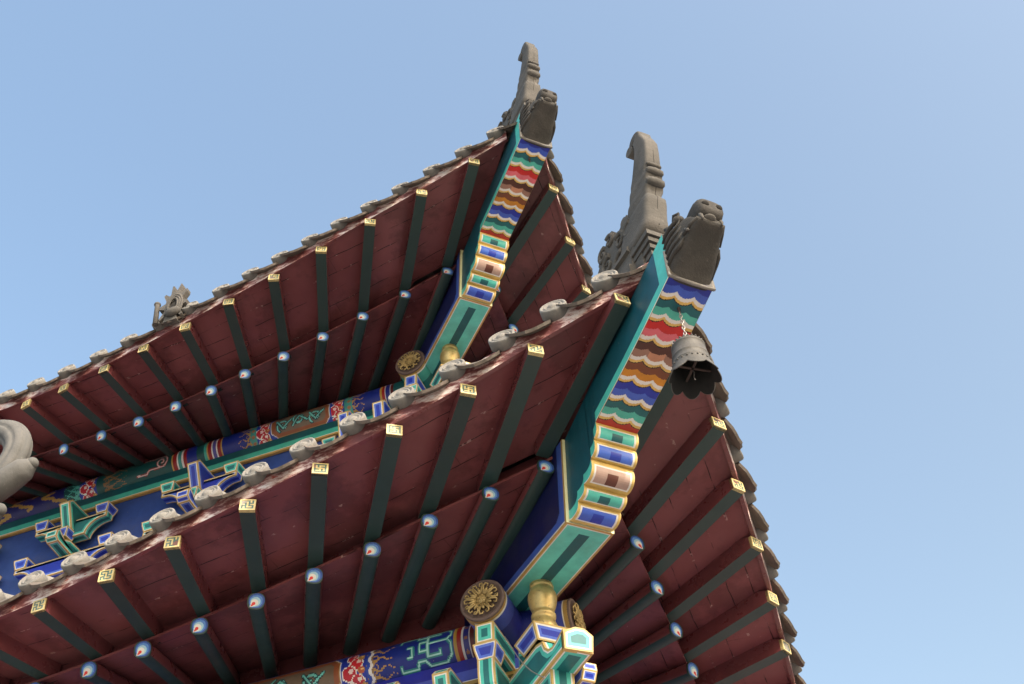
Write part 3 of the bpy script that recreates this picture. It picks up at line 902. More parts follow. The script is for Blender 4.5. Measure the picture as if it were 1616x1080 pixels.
def motif_panel(x, y, c, x0, x1):
    Y = y*.2; yc = .105; hw = (x1-x0)/2; xc = (x0+x1)/2
    a = np.abs(x-xc); q = np.abs(Y-yc)
    f = np.maximum((a-hw)/1, (q-.085)/1); f = np.maximum(f, (a-hw)*.75+(q-.085)*.75+.028)
    m_ = (x > x0-.02) & (x < x1+.02)
    c[m_ & (f < .004)] = hx('cfcbd8'); c[m_ & (f < -.001)] = hx('9a7a4a'); c[m_ & (f < -.006)] = hx('8a4f33')
    c[m_ & (f < -.03)] = hx('6f5f50')
    for k in range(3):
        x_ = x0+(x1-x0)*(.2+.28*k); s_ = 1 if k % 2 else -1
        for pts in (spiral(x_, yc+.012*s_, .046, 1.3, 2.2 if s_ > 0 else -2.2, s_), [(x_-.045, yc-.03*s_), (x_, yc+.03*s_), (x_+.06, yc-.02*s_)]):
            D = dist_poly(x, Y, pts); c[D < .0105] = hx('1c3c44'); c[D < .005] = hx('74c4bd')
def stripes(x, c, x0, x1, seq):
    tot = sum(w_ for w_, _ in seq); p = x0
    for w_, cl in seq:
        q = p+(x1-x0)*w_/tot; c[(x >= p) & (x < q)] = hx(cl); p = q
def purlin_paint(kind, x, y):
    c = np.zeros(x.shape+(3,)); c[:] = hx('182a80')
    if kind == 'L':
        stripes(x, c, -.222, -.125, [(.9, 'a8853f'), (1.6, '8e1f1f'), (.5, 'c9c4c4'), (2.0, '23287a'), (.5, 'b9b4bb'), (1.5, '5a1a1c')])
        for k in range(3): c[np.hypot(x+.165, y*.2-.05-.06*k) < .009] = hx('8a5a44')
        c[x >= -.125] = hx('1d5b5e')
        motif_fret(x, y, c, -.485, -.238)
        motif_flames(x, y, c, -.615, -.505, 1)
        m_ = (x > -.65) & (x < -.612); c[m_] = hx('8a6f4a')
        wv = .006*np.sin(y*22)
        c[np.abs(x+.628+wv) < .011] = hx('d8d5dc'); c[np.abs(x+.640+wv) < .009] = hx('2a46a4')
        motif_flower(x, y, c, -.765, -.648)
        c[(x <= -.765) & (x > -1.40)] = hx('2a46a4')
        motif_panel(x, y, c, -1.36, -.775)
        motif_flower(x, y, c, -1.49, -1.37)
        motif_flames(x, y, c, -1.63, -1.5, -1)
        stripes(x, c, -2.0, -1.85, [(1, 'b08f4a'), (1.4, '8e2020'), (.5, 'd9d2cc'), (1.4, '554f92'), (.5, 'd9d2cc'), (1.4, '8e2020'), (.8, '3f9f90')])
    else:
        stripes(x, c, -.288, -.19, [(.9, 'a8853f'), (1.6, '8e1f1f'), (.5, 'c9c4c4'), (2.0, '23287a'), (.5, 'b9b4bb'), (1.5, '5a1a1c')])
        c[x > -.19] = hx('1d5b5e')
        motif_flames(x, y, c, -.49, -.40, 1)
        c[(x < -.485) & (x > -.545)] = hx('3f8f88')
        for k in range(4): c[np.hypot(x+.51, y*.2-.03-.045*k) < .012] = hx('9a6a4a')
        motif_flower(x, y, c, -.652, -.548)
        c[(x <= -.640) & (x > -1.09)] = hx('2a46a4')
        motif_panel(x, y, c, -1.075, -.652)
        motif_flower(x, y, c, -1.185, -1.085)
        c[(x < -1.185) & (x > -1.24)] = hx('3f8f88')
        for k in range(4): c[np.hypot(x+1.21, y*.2-.03-.045*k) < .012] = hx('9a6a4a')
        motif_flames(x, y, c, -1.325, -1.235, -1)
        stripes(x, c, -1.585, -1.445, [(1.2, '3f9f90'), (.5, 'b08f4a'), (1.4, '8e2020'), (.5, 'd9d2cc'), (1.3, '554f92'), (.5, 'd9d2cc'), (1.4, '8e2020'), (.7, 'b08f4a')])
        c[(x < -1.585) & (x > -1.64)] = hx('174a4c')
        stripes(x, c, -1.835, -1.70, [(.7, 'b08f4a'), (1.4, '8e2020'), (.5, 'd9d2cc'), (1.3, '3f8f88'), (.5, 'd9d2cc'), (1.4, '8e2020'), (.7, '23287a')])
        m_ = x < -1.835; c[m_] = hx('124a49')
        for pts in (spiral(-1.91, .11, .05, 1.4, 1.2, -1), [(-1.93, .07), (-2.0, .075), (-2.03, .05), (-2.10, .055)], [(-1.89, .165), (-1.97, .15), (-2.02, .165), (-2.08, .15)]):
            D = dist_poly(x, y*.2, pts); c[D < .008] = hx('7d2c2c'); c[D < .0042] = hx('c9a9a4')
        motif_flames(x, y, c, -2.36, -2.18, 1, hx('7f5f3c'), 6)
        motif_flower(x, y, c, -2.56, -2.42)
        motif_flames(x, y, c, -2.68, -2.56, -1, hx('4fa79a'), 6)
        m_ = x < -2.68; c[m_] = hx('1a1d5e')
        for k in range(7):
            pts = [(-2.72-.09*k+.05*math.sin(k*2.2+t*5), .03+.03*((k*37) % 5)+.05*t) for t in np.linspace(0, 1, 8)]
            c[dist_poly(x, y*.2, pts) < .011] = hx('9a7a3e')
    return c
ZP = {'L': -.334, 'U': -.262}; RP = .100; EH = {'L': .313, 'U': .262}
def purlin(T, side):
    zp = ZP[T.k]; r = RP; L0 = -3.6 if side == 'l' else -2.6
    x1 = EH[T.k]
    mb = MB()
    nx, na = (760, 46) if side == 'l' else (260, 24)
    xs = np.linspace(L0, x1-.002, nx+1)
    # angle measured from straight down (0) outward to the top (pi)
    th = np.linspace(-.5, 2.9, na+1)
    P = [[tuple(T.P(side, x, r*math.sin(a), zp-r*math.cos(a))) for a in th] for x in xs]
    xm, tm = np.meshgrid((xs[:-1]+xs[1:])/2, (th[:-1]+th[1:])/2, indexing='ij')
    y = np.clip((tm-.35)/(2.4-.35), 0, 1.2)
    col = purlin_paint(T.k, xm, y)
    # the projecting head is teal or blue with a white ring
    hd = hx('3f9f90') if T.k == 'U' else hx('3d4aa0'); hd2 = hx('1f6a66') if T.k == 'U' else hx('20267c')
    m_ = xm > .06; col[m_] = hd2; col[xm > x1-.115] = hd
    col[xm > x1-.035] = hx('d8d5cc'); col[xm > x1-.028] = hx('a2834a')
    mb.grid(P, 0, col*.85, sm=True)  # pattern colours darkened to carry the deep shade under the eaves
    # back half
    th2 = np.linspace(2.9, 2*math.pi-.5, 12); xs2 = np.linspace(L0, x1-.002, 60)
    xm2 = (xs2[:-1]+xs2[1:])/2; c2 = np.zeros((59, 11, 3)); c2[:] = NAVY
    c2[xm2 > .06] = hd2; c2[xm2 > x1-.115] = hd; c2[xm2 > x1-.035] = hx('d8d5cc'); c2[xm2 > x1-.028] = hx('a2834a')
    mb.grid([[tuple(T.P(side, x, r*math.sin(a), zp-r*math.cos(a))) for a in th2] for x in xs2], 0, c2, sm=True)
    ob = part(mb, 'purlin', [M_VP], recalc=False)
    # rosette on the end grain
    ex_, ed_, ez_ = T.ax(side)
    O = T.P(side, x1, 0, zp)
    n = ex_; a_ = ed_ if side == 'l' else ed_; b_ = ez_
    M4 = Matrix(((a_.x, b_.x, n.x, O.x), (a_.y, b_.y, n.y, O.y), (a_.z, b_.z, n.z, O.z), (0, 0, 0, 1)))
    mb = MB()
    mb.lathe([(r, -.01), (r+.001, .0), (r-.003, .004), (r-.010, .004), (r-.013, -.001), (.0005, -.001)], M4, 48, 0)
    mb.lathe([(.026, 0), (.024, .010), (.016, .013), (.0005, .016)], M4, 24, 1)
    for k in range(14):
        a = k*2.4; q = .0015*k+.002
        mb.ball(M4 @ Vector((q*math.cos(a), q*math.sin(a), .013)), .0042, 5, 1)
    for k in range(8):
        an = 2*math.pi*k/8+.2
        def L2(x_, y_, z_=.006):
            ca, sa = math.cos(an), math.sin(an); return M4 @ Vector((x_*ca-y_*sa, x_*sa+y_*ca, z_))
        for s_ in (-1, 1):
            pts = [L2(.024, s_*.004, .010), L2(.042, s_*.012, .015), L2(.060, s_*.022, .016), L2(.073, s_*.021, .014), L2(.075, s_*.010, .012), L2(.066, s_*.006, .010), L2(.060, s_*.011, .010)]
            mb.tube(pts, [.0042, .0048, .0045, .004, .0036, .003, .002], 7, 1)
        pts = [L2(.024, 0, .010), L2(.046, 0, .013), L2(.056, .002, .018)]
        mb.tube(pts, [.0065, .0075, .003], 7, 2)
    o2 = mb.build("gilded_rosette", [M_PLUM, M_GOLDD, M_GOLDD], None); sub(o2, ob, Matrix.Identity(4))
    # board under the purlin and the blue frieze
    zb = zp-r
    mb = MB(); nz = 24
    if T.k == 'U':
        lv = [(zb+.012, '134a52'), (zb-.045, '134a52'), (zb-.046, '3f9f90'), (zb-.088, '3f9f90'), (zb-.089, 'd8d5cc'), (zb-.093, 'a2834a'), (zb-.108, 'a2834a')]
    else:
        lv = [(zb+.012, '23288c'), (zb-.042, '23288c'), (zb-.043, '4552ab'), (zb-.092, '4552ab'), (zb-.093, 'd8d5cc'), (zb-.097, 'a2834a'), (zb-.115, 'a2834a')]
    for (za, ca), (zb_, cb) in zip(lv[:-1], lv[1:]):
        mb.face([T.P(side, L0, .055, za), T.P(side, .055, .055, za), T.P(side, .055, .055, zb_), T.P(side, L0, .055, zb_)], 0, hx(ca))
    zz = lv[-1][0]
    mb.face([T.P(side, L0, .055, zz), T.P(side, .055, .055, zz), T.P(side, .035, .035, zz), T.P(side, L0, .035, zz)], 0, hx('a2834a'))
    part(mb, 'purlin_board', [M_VP], recalc=False)
    mb = MB(); zl = zz-(.95 if T.k == 'L' else .85)
    mb.face([T.P(side, L0, .03, zz+.004), T.P(side, .03, .03, zz+.004), T.P(side, .03, .03, zl), T.P(side, L0, .03, zl)], 0, hx('2b4280'))
    part(mb, 'frieze_board', [M_VP], recalc=False)

# ------------------------------------------------------------------ bracket sets
def dou(mb, T, side, x, d, z0, w_=.105, hgt=.066, scheme='blue'):
    """tapered bearing block"""
    hw = w_/2; lw = hw*.70
    W = lambda a, b, c: T.P(side, x+a, d+b, z0+c)
    cs = ((1, -1), (1, 1), (-1, 1), (-1, -1))
    for i in range(4):
        (a0, b0), (a1, b1) = cs[i], cs[(i+1) % 4]
        hm = -hgt*.38
        painted(mb, [W(a0*hw, b0*hw, 0), W(a1*hw, b1*hw, 0), W(a1*hw*.955, b1*hw*.955, hm), W(a1*lw, b1*lw, -hgt), W(a0*lw, b0*lw, -hgt), W(a0*hw*.955, b0*hw*.955, hm)], scheme, .8)
    mb.face([W(a*hw, b*hw, 0) for a, b in cs], 0, GOLD); mb.face([W(a*lw, b*lw, -hgt) for a, b in cs], 0, GOLD)
def arm_outline(half, top, bot, rise_, n=6):
    """bow-shaped arm in (x, z): upturned curved ends"""
    p = [(-half, top), (half, top)]
    p += [(half, top-.035)]
    for k in range(1, n+1):
        a = k/n; p.append((half-.02-rise_*math.sin(a*1.57), top-.035-(top-.035-bot)*(1-math.cos(a*1.57))))
    q = [(-x, z) for x, z in p[2:]][::-1]
    return p+q
def bracket(T, side, x0, zt, s1, s2, full=True):
    """one bracket set on the frieze: cross arm with end blocks, beaked prow, nose below"""
    ex_, ed_, ez_ = T.ax(side); o = T.P(side, x0, 0, 0)
    # cross arm (parallel to the wall)
    mb = MB()
    out = arm_outline(.275, zt-.145, zt-.285, .12)
    n = len(out)
    pprism(mb, out, o, ex_, ez_, ed_, .075, .145, s1, groups=[list(range(1, n//2+1)), list(range(n//2+1, n+1))])
    root = part(mb, 'bracket_set', [M_VP], recalc=False)
    # end blocks
    for s_ in (-1, 1):
        mb = MB(); dou(mb, T, side, x0+s_*.235, .11, zt-.078, .108, .07, s2)
        b = mb.build('bearing_block', [M_VP], None, recalc=False); sub(b, root, Matrix.Identity(4))
    # prow
    mb = MB()
    prow = [(.03, zt-.03), (.225, zt-.03), (.252, zt-.062), (.165, zt-.235), (.03, zt-.235)]
    pprism(mb, prow, o, ed_, ez_, ex_, -.038, .038, s1)
    b = mb.build('beaked_arm', [M_VP], None, recalc=False); sub(b, root, Matrix.Identity(4))
    # centre block and nose
    mb = MB(); dou(mb, T, side, x0, .165, zt-.245, .10, .07, s2)
    b = mb.build('bearing_block', [M_VP], None, recalc=False); sub(b, root, Matrix.Identity(4))
    mb = MB()
    nose = [(.03, zt-.318), (.15, zt-.318), (.20, zt-.345), (.265, zt-.305), (.285, zt-.325), (.285, zt-.375), (.255, zt-.395), (.03, zt-.42)]
    pprism(mb, nose, o, ed_, ez_, ex_, -.042, .042, s1)
    b = mb.build('nose_arm', [M_VP], None, recalc=False); sub(b, root, Matrix.Identity(4))
    # second, lower cross arm
    mb = MB(); out2 = arm_outline(.36, zt-.43, zt-.56, .12); n = len(out2)
    pprism(mb, out2, o, ex_, ez_, ed_, .07, .14, s2, groups=[list(range(1, n//2+1)), list(range(n//2+1, n+1))])
    b = mb.build('cross_arm', [M_VP], None, recalc=False); sub(b, root, Matrix.Identity(4))
    for s_ in (-1, 1):
        mb = MB(); dou(mb, T, side, x0+s_*.32, .105, zt-.362, .108, .07, s2)
        b = mb.build('bearing_block', [M_VP], None, recalc=False); sub(b, root, Matrix.Identity(4))
def half_prow(T, side, x0, zt, scheme, root):
    ex_, ed_, ez_ = T.ax(side); o = T.P(side, x0, 0, 0)
    mb = MB(); prow = [(.03, zt-.02), (.225, zt-.02), (.255, zt-.052), (.19, zt-.30), (.03, zt-.30)]
    pprism(mb, prow, o, ed_, ez_, ex_, -.036, .036, scheme)
    b = mb.build('beaked_arm', [M_VP], None, recalc=False); sub(b, root, Matrix.Identity(4))
def corner_set(T, s1, s2):
    """corner bracket: arm under each purlin head, diagonal nose with block that carries the vase"""
    h = HIP[T.k]; zp = ZP[T.k]; e = EH[T.k]; zb = zp-RP-.004
    mb = MB(); root = None
    for side in ('l', 'r'):
        ex_, ed_, ez_ = T.ax(side); o = T.P(side, 0, 0, 0)
        # arm along d under the other purlin's projecting head
        mb = MB()
        poly = [(.03, zb), (e-.015, zb), (e-.015, zb-.095), (.03, zb-.095)]
        pprism(mb, poly, o, ed_, ez_, ex_, -.041, .041, s1)
        ob = mb.build('head_arm', [M_VP], None, recalc=False)
        if root is None:
            root = ob; root.name = 'corner_bracket'; ob.parent = PAV; ob.matrix_parent_inverse = IDENT[PAV.name]
        else: sub(ob, root, Matrix.Identity(4))
        mb = MB(); dou(mb, T, side, 0, e-.062, zb-.096, .104, .075, s2)
        b = mb.build('bearing_block', [M_VP], None, recalc=False); sub(b, root, Matrix.Identity(4))
        mb = MB()
        zz = zb-.172
        poly = [(.03, zz), (e-.02, zz), (e-.02, zz-.055), (e-.028, zz-.105), (e-.055, zz-.150), (e-.10, zz-.175), (.03, zz-.19)]
        pprism(mb, poly, o, ed_, ez_, ex_, -.037, .037, s1, groups=[[1, 2, 3, 4, 5]])
        b = mb.build('curved_arm', [M_VP], None, recalc=False); sub(b, root, Matrix.Identity(4))
        for xp in (-.22, -.46):
            half_prow(T, side, xp, zp-.205, s1, root)
        # long cross arm carrying the prows
        mb = MB()
        out = [(-.62, zp-.40), (.02, zp-.40), (.02, zp-.52), (-.52, zp-.52), (-.58, zp-.50), (-.62, zp-.45)]
        pprism(mb, out, o, ex_, ez_, ed_, .065, .15, s2)
        b = mb.build('cross_arm', [M_VP], None, recalc=False); sub(b, root, Matrix.Identity(4))
        mb = MB(); dou(mb, T, side, -.60, .11, zp-.335, .10, .065, s2)
        b = mb.build('bearing_block', [M_VP], None, recalc=False); sub(b, root, Matrix.Identity(4))
    # diagonal nose
    eu = Vector((S2, -S2, 0)); ev = Vector((S2, S2, 0)); ez_ = Vector((0, 0, 1))
    uV = h['uV']; zt = h['zV']-.268
    mb = MB()
    nose = [(.0, zt-.066), (uV+.03, zt-.066)]
    nose += [(uV+.085, zt-.082), (uV+.105, zt-.122), (uV+.135, zt-.150), (uV+.170, zt-.160), (uV+.205, zt-.156), (uV+.24, zt-.146), (uV+.268, zt-.138), (uV+.268, zt-.226), (.0, zt-.226)]
    n = len(nose)
    # side panels with the concave back; end plate built as a hexagon by a small peaked cap
    pprism(mb, nose, T.H(0, 0, 0), eu, ez_, ev, -.062, .062, s1, groups=[[1, 2, 3, 4, 5, 6, 7, 8]], k=1.3)
    b = mb.build('diagonal_nose', [M_VP], None, recalc=False); sub(b, root, Matrix.Identity(4))
    mb = MB()
    uE = uV+.268
    hexa = [(-.062, zt-.152), (-.010, zt-.122), (.032, zt-.122), (.067, zt-.148), (.060, zt-.222), (-.062, zt-.230)]
    A = [T.H(uE+.004, a, z_) for a, z_ in hexa]; B = [T.H(uE-.018, a, z_) for a, z_ in hexa]
    painted(mb, A, s1, 1.2)
    for i in range(6): mb.face([A[i], A[(i+1) % 6], B[(i+1) % 6], B[i]], 0, GOLD)
    b = mb.build('nose_plate', [M_VP], None, recalc=False); sub(b, root, Matrix.Identity(4))
    # block under the vase, square to the hip
    mb = MB()
    hw, lw, hv = .096, .068, .098
    z1, zm, z2 = h['zV']-.262, h['zV']-.29, h['zV']-.332
    uc = uV-.006
    for (a0, b0), (a1, b1) in (((1, -1), (1, 1)), ((-1, -1), (1, -1)), ((1, 1), (-1, 1)), ((-1, 1), (-1, -1))):
        top_ = [T.H(uc+a0*hw, b0*hv, z1), T.H(uc+a1*hw, b1*hv, z1)]
        bot_ = [T.H(uc+a1*lw, b1*lw, z2+.004), T.H(uc+a0*lw, b0*lw, z2+.004)]
        painted(mb, top_+bot_, s2, 1.1)
    mb.face([T.H(uc-hw, -hv, z1), T.H(uc+hw, -hv, z1), T.H(uc+hw, hv, z1), T.H(uc-hw, hv, z1)], 0, GOLD)
    b = mb.build('vase_block', [M_VP], None, recalc=False); sub(b, root, Matrix.Identity(4))
    # lower diagonal arm under the nose
    mb = MB()
    poly = [(0, zt-.225), (uV+.12, zt-.225), (uV+.12, zt-.29), (uV+.09, zt-.35), (uV+.03, zt-.385), (0, zt-.39)]
    pprism(mb, poly, T.H(0, 0, 0), eu, ez_, ev, -.05, .05, s1, groups=[[1, 2, 3, 4]])
    b = mb.build('diagonal_arm', [M_VP], None, recalc=False); sub(b, root, Matrix.Identity(4))
    mb = MB()
    for v0 in (.115,):
        poly = [(uV-.05, zt-.19), (uV+.16, zt-.19), (uV+.165, zt-.225), (uV+.14, zt-.26), (uV-.05, zt-.26)]
        pprism(mb, poly, T.H(0, 0, 0), eu, ez_, ev, .07, .13, s2)
    b = mb.build('side_block', [M_VP], None, recalc=False); sub(b, root, Matrix.Identity(4))

# ------------------------------------------------------------------ ridge horns and dragon heads on the hips
def rrect(hu, hv, n=20, p=4.):
    out = []
    for k in range(n):
        a = 2*math.pi*k/n; c_, s_ = math.cos(a), math.sin(a)
        out.append((hu*math.copysign(abs(c_)**(2/p), c_), hv*math.copysign(abs(s_)**(2/p), s_)))
    return out
def horn(T, label):
    if T.k == 'U':
        T = Tier('U'); T.off = T.off+Vector((.13*S2, -.13*S2, -.085))
    base = T.H(1.5, 0, .40)
    t = thing('ridge_horn', base, label, 'roof ornament', 'curled ridge horns on the hips')
    inv = IDENT[t.name]
    mb = MB()
    # spine of the horn: (u front, u back, z, half width)
    key = [(1.600, 1.33, .60, .056), (1.624, 1.35, .612, .063), (1.640, 1.37, .635, .064), (1.636, 1.39, .66, .061), (1.632, 1.41, .69, .057), (1.636, 1.43, .73, .057), (1.648, 1.455, .77, .056), (1.652, 1.475, .795, .053), (1.642, 1.475, .812, .046),
           (1.636, 1.485, .832, .040), (1.652, 1.50, .855, .047), (1.660, 1.502, .880, .047), (1.650, 1.522, .905, .040), (1.666, 1.53, .925, .045), (1.672, 1.532, .948, .045), (1.660, 1.55, .972, .039), (1.672, 1.556, .99, .043),
           (1.683, 1.572, 1.03, .039), (1.692, 1.592, 1.09, .037), (1.696, 1.610, 1.15, .035), (1.696, 1.622, 1.20, .034), (1.692, 1.628, 1.245, .034)]
    rings = []
    for uf, ub, z, hv in key:
        uf += .03*min(1, max(0, (1.25-z)/.1)) if z > .7 else .03*(z-.6)/.1
        ub += .006*math.sin(z*95)
        uc, hu = (uf+ub)/2, (uf-ub)/2
        rings.append([tuple(T.H(uc+a, b, z)) for a, b in rrect(hu, hv, 24, 7.)])
    # rounded pads down the front
    for uf, z, rz, rv in ((1.716, .995, .011, .030), (1.712, .950, .019, .034), (1.700, .885, .023, .036)):
        mb.tube([T.H(uf-.012, q_*rv, z) for q_ in (-1.25, -1., -.5, 0, .5, 1., 1.25)], [rz*.3, rz*.85, rz, rz*1.08, rz, rz*.85, rz*.3], 12)
    mb.tube([T.H(uf+.0295 if z > .7 else uf+.012, .002+.003*math.sin(z*40), z) for uf, ub, z, hv in key if .63 < z < 1.12], .0016, 5, 1)
    # curl: turn backwards over a centre
    cx, cz = 1.630, 1.250
    for k in range(1, 11):
        a = k/10*2.9
        ro, ri = .062+.004*k*0, .012+.0*k
        ro = .066*(1-.03*k); 
        ring = []
        ca, sa = math.cos(a), math.sin(a)
        mid = (ro+ri)/2; hl = (ro-ri)/2
        for p, b in rrect(hl, .034*(1-.02*k), 24, 7.):
            rad = mid+p; ring.append(tuple(T.H(cx+rad*ca, b, cz+rad*sa)))
        rings.append(ring)
    o = mb.grid(rings, 0, closed_v=True)
    n = 24; mb.fi([o+k for k in range(n)], 0); mb.fi([o+(len(rings)-1)*n+k for k in range(n)], 0)
    ob = mb.build('horn', [M_CARV, M_HOLE], None, merge=False); ob.parent = t; ob.matrix_parent_inverse = inv
    # rolled tip of the curl
    mb = MB(); c = [T.H(1.592, s_*.034, 1.235) for s_ in (-1, 1)]
    mb.tube([c[0], c[1]], .027, 14); ob = mb.build('curl', [M_CARV], None); ob.parent = t; ob.matrix_parent_inverse = inv
    # stepped corbel below the front
    mb = MB()
    for k in range(6):
        z = .425+.031*k; hv = .016+.0085*k; uf = 1.590+.010*k
        mb.box(T.H((uf+1.36)/2, 0, z), (T.H((uf-1.36)/2, 0, 0)-T.off), (T.H(0, hv, 0)-T.off), (0, 0, .0135))
        mb.box(T.H((uf-.02+1.36)/2, 0, z+.0155), (T.H((uf-.02-1.36)/2, 0, 0)-T.off), (T.H(0, hv*.86, 0)-T.off), (0, 0, .003))
    ob = mb.build('stepped_corbel', [M_CARV], None); ob.parent = t; ob.matrix_parent_inverse = inv
    # carved flank: body with leaf scrolls
    mb = MB()
    prof = [(1.16, .44), (1.16, .60), (1.20, .70), (1.24, .76), (1.22, .83), (1.25, .885), (1.29, .87), (1.31, .895), (1.35, .905), (1.37, .86), (1.42, .845), (1.46, .86), (1.50, .87), (1.51, .84), (1.52, .80), (1.55, .70), (1.56, .61), (1.56, .44)]
    eu = Vector((S2, -S2, 0)); ev = Vector((S2, S2, 0))
    mb.prism(prof, T.off, eu, (0, 0, 1), ev, -.045, .045)
    for s_ in (-1, 1):
        for cx, cz, r_, dr in ((1.275, .84, .040, 1), (1.345, .865, .036, -1), (1.30, .745, .050, 1), (1.42, .78, .046, -1), (1.40, .66, .055, 1), (1.50, .76, .040, 1), (1.48, .62, .05, -1), (1.26, .62, .05, -1)):
            pts = [(cx+a_-cx, b_) for a_, b_ in spiral(cx, cz, r_, 1.25, 1.0 if dr > 0 else 2.2, dr, 16)]
            mb.tube([T.H(a_, s_*.048, b_) for a_, b_ in pts], [.013*(1-.5*i/16) for i in range(17)], 7)
        mb.tube([T.H(a_, s_*.046, b_) for a_, b_ in ((1.18, .50), (1.30, .545), (1.42, .56), (1.52, .60), (1.555, .66))], .014, 8)
    for cx, cz in ((1.25, .885), (1.345, .905), (1.225, .80), (1.46, .868)):
        mb.tube([T.H(cx, -.04, cz), T.H(cx, .04, cz)], .026, 10)
    ob = mb.build('carved_flank', [M_CARV], None); ob.parent = t; ob.matrix_parent_inverse = inv
    return t
def hip_ridge(T):
    mb = MB(); pts = []
    for u in np.linspace(1.50, -.95 if T.k == 'L' else -2.4, 16):
        t_ = u*S2
        z = roof_z(T, t_, t_) if t_ > -3 else 0
        pts.append((u, z))
    rows = [[tuple(T.H(u, b, z+a)) for b, a in ((-.075, -.06), (-.075, .045), (-.06, .05), (-.06, .13), (-.075, .135), (-.07, .165), (-.045, .185), (.045, .185), (.07, .165), (.075, .135), (.06, .13), (.06, .05), (.075, .045), (.075, -.06))] for u, z in pts]
    mb.grid(rows, 0, sm=False)
    mb.face(rows[0], 0); part(mb, 'hip_ridge', [M_CARV])
def dragon(T, label):
    h = HIP[T.k]; du = h['uT']-1.778; dz = h['zT']-.126
    t = thing('dragon_head', T.H(1.78+du, 0, .13+dz), label, 'roof ornament', 'dragon heads sleeved over the hip beam tips')
    inv = IDENT[t.name]
    def H(u, v, z): return T.H(u+du, v, z+dz)
    mb = MB()
    key = [(1.762, .108, .33, .0935), (1.772, .118, .335, .094), (1.79, .136, .350, .0935), (1.815, .152, .358, .092), (1.845, .172, .362, .088), (1.875, .193, .362, .082), (1.900, .212, .355, .075), (1.922, .226, .340, .069), (1.945, .238, .300, .064), (1.962, .246, .285, .058), (1.974, .255, .275, .047)]
    HW = lambda u: float(np.interp(u, [k_[0] for k_ in key0], [k_[3] for k_ in key0]))
    key0 = key
    rings = []
    for u, zb, zt, hw in key:
        ring = []
        n = 28; zc, hz = (zb+zt)/2, (zt-zb)/2
        for k in range(n):
            a = 2*math.pi*k/n; c_, s_ = math.cos(a), math.sin(a); p = 4.2 if s_ < 0 else 3.
            ring.append(tuple(H(u, hw*math.copysign(abs(c_)**(2/p), c_), zc+hz*math.copysign(abs(s_)**(2/p), s_))))
        rings.append(ring)
    o = mb.grid(rings, 0, closed_v=True); n = 28
    mb.fi([o+k for k in range(n)], 0); mb.fi([o+(len(key)-1)*n+k for k in range(n)], 0)
    for s_ in (-1, 1):                         # jowl folds and mane ridges along each cheek
        for k in range(5):
            z0 = .17+.036*k
            mb.tube([H(u_, s_*(HW(u_)-.001), z_) for u_, z_ in ((1.772, z0), (1.80, z0+.022), (1.83, z0+.032), (1.86, z0+.036), (1.885, z0+.058))], [.006, .0095, .010, .008, .002], 7)
        mb.tube([H(1.885, s_*.078, .240), H(1.925, s_*.068, .262), H(1.965, s_*.054, .266)], [.007, .010, .008], 8)
    ob = mb.build('head', [M_DRAG], None); ob.parent = t; ob.matrix_parent_inverse = inv
    # snout with nostrils, upturned over the mouth
    mb = MB()
    key = [(1.850, .29, .360, .048), (1.890, .276, .380, .052), (1.92, .270, .388, .055), (1.950, .271, .390, .057), (1.974, .275, .382, .055), (1.991, .284, .366, .050), (1.999, .300, .345, .038)]
    rings = []
    for u, zb, zt, hw in key:
        zc, hz = (zb+zt)/2, (zt-zb)/2
        rings.append([tuple(H(u, b, zc+a)) for a, b in rrect(hz, hw, 24, 3.2)])
    o = mb.grid(rings, 0, closed_v=True); n = 24
    mb.fi([o+k for k in range(n)], 0); mb.fi([o+(len(key)-1)*n+k for k in range(n)], 0)
    for s_ in (-1, 1):                         # raised rims of the nostrils
        c = H(1.988, s_*.029, .335); 
        ax_ = (H(1.0, 0, -.25)-H(0, 0, 0)).normalized(); e1 = (H(0, 1, 0)-H(0, 0, 0)); e2 = ax_.cross(e1)
        mb.tube([c+.015*(math.cos(a)*e1+math.sin(a)*e2) for a in np.linspace(0, 2*math.pi, 13)], .0048, 7, caps=False)
    ob = mb.build('snout', [M_DRAG], None); ob.parent = t; ob.matrix_parent_inverse = inv
    for s_ in (-1, 1):
        mb = MB(); c = H(1.9895, s_*.029, .328); mb.ball(c, .0175, 8)
        b = mb.build('nostril', [M_HOLE], None); b.parent = ob; b.matrix_parent_inverse = Matrix.Identity(4)
    # tongue and fangs
    mb = MB()
    mb.ball(H(1.966, -.008, .272), .028, 8, sc=(1.0, 1.0, .42))
    for s_ in (-1, 1):
        mb.tube([H(1.966, s_*.042, .290), H(1.973, s_*.043, .270), H(1.976, s_*.041, .250)], [.009, .008, .003], 8)
    mb.tube([H(1.900, -.072, .262), H(1.912, -.074, .246), H(1.92, -.072, .236)], [.008, .007, .002], 8)
    ob = mb.build('tongue_and_fangs', [M_CARV], None); ob.parent = t; ob.matrix_parent_inverse = inv
    for s_ in (-1, 1):
        mb = MB(); mb.ball(H(1.860, s_*.066, .362), .026, 10, sc=(1, 1, .9)); mb.tube([H(1.84, s_*.074, .382), H(1.862, s_*.084, .388), H(1.885, s_*.076, .378)], .007, 7)
        ob = mb.build('eye', [M_DRAG], None); ob.parent = t; ob.matrix_parent_inverse = inv
        mb = MB(); mb.tube([H(1.81, s_*.070, .345), H(1.795, s_*.076, .385), H(1.775, s_*.074, .41)], [.017, .013, .005], 9)
        ob = mb.build('ear', [M_DRAG], None); ob.parent = t; ob.matrix_parent_inverse = inv
    # mortar bead where the sleeve meets the painted beam
    mb = MB(); rnd = random.Random(5)
    pts = [(-.096, .118+.14), (-.097, .118), (-.06, .116), (0, .115), (.06, .116), (.097, .118), (.097, .26)]
    mb.tube([H(1.773, a, b+.004) for a, b in pts], [.006+rnd.uniform(-.002, .003) for _ in pts], 6)
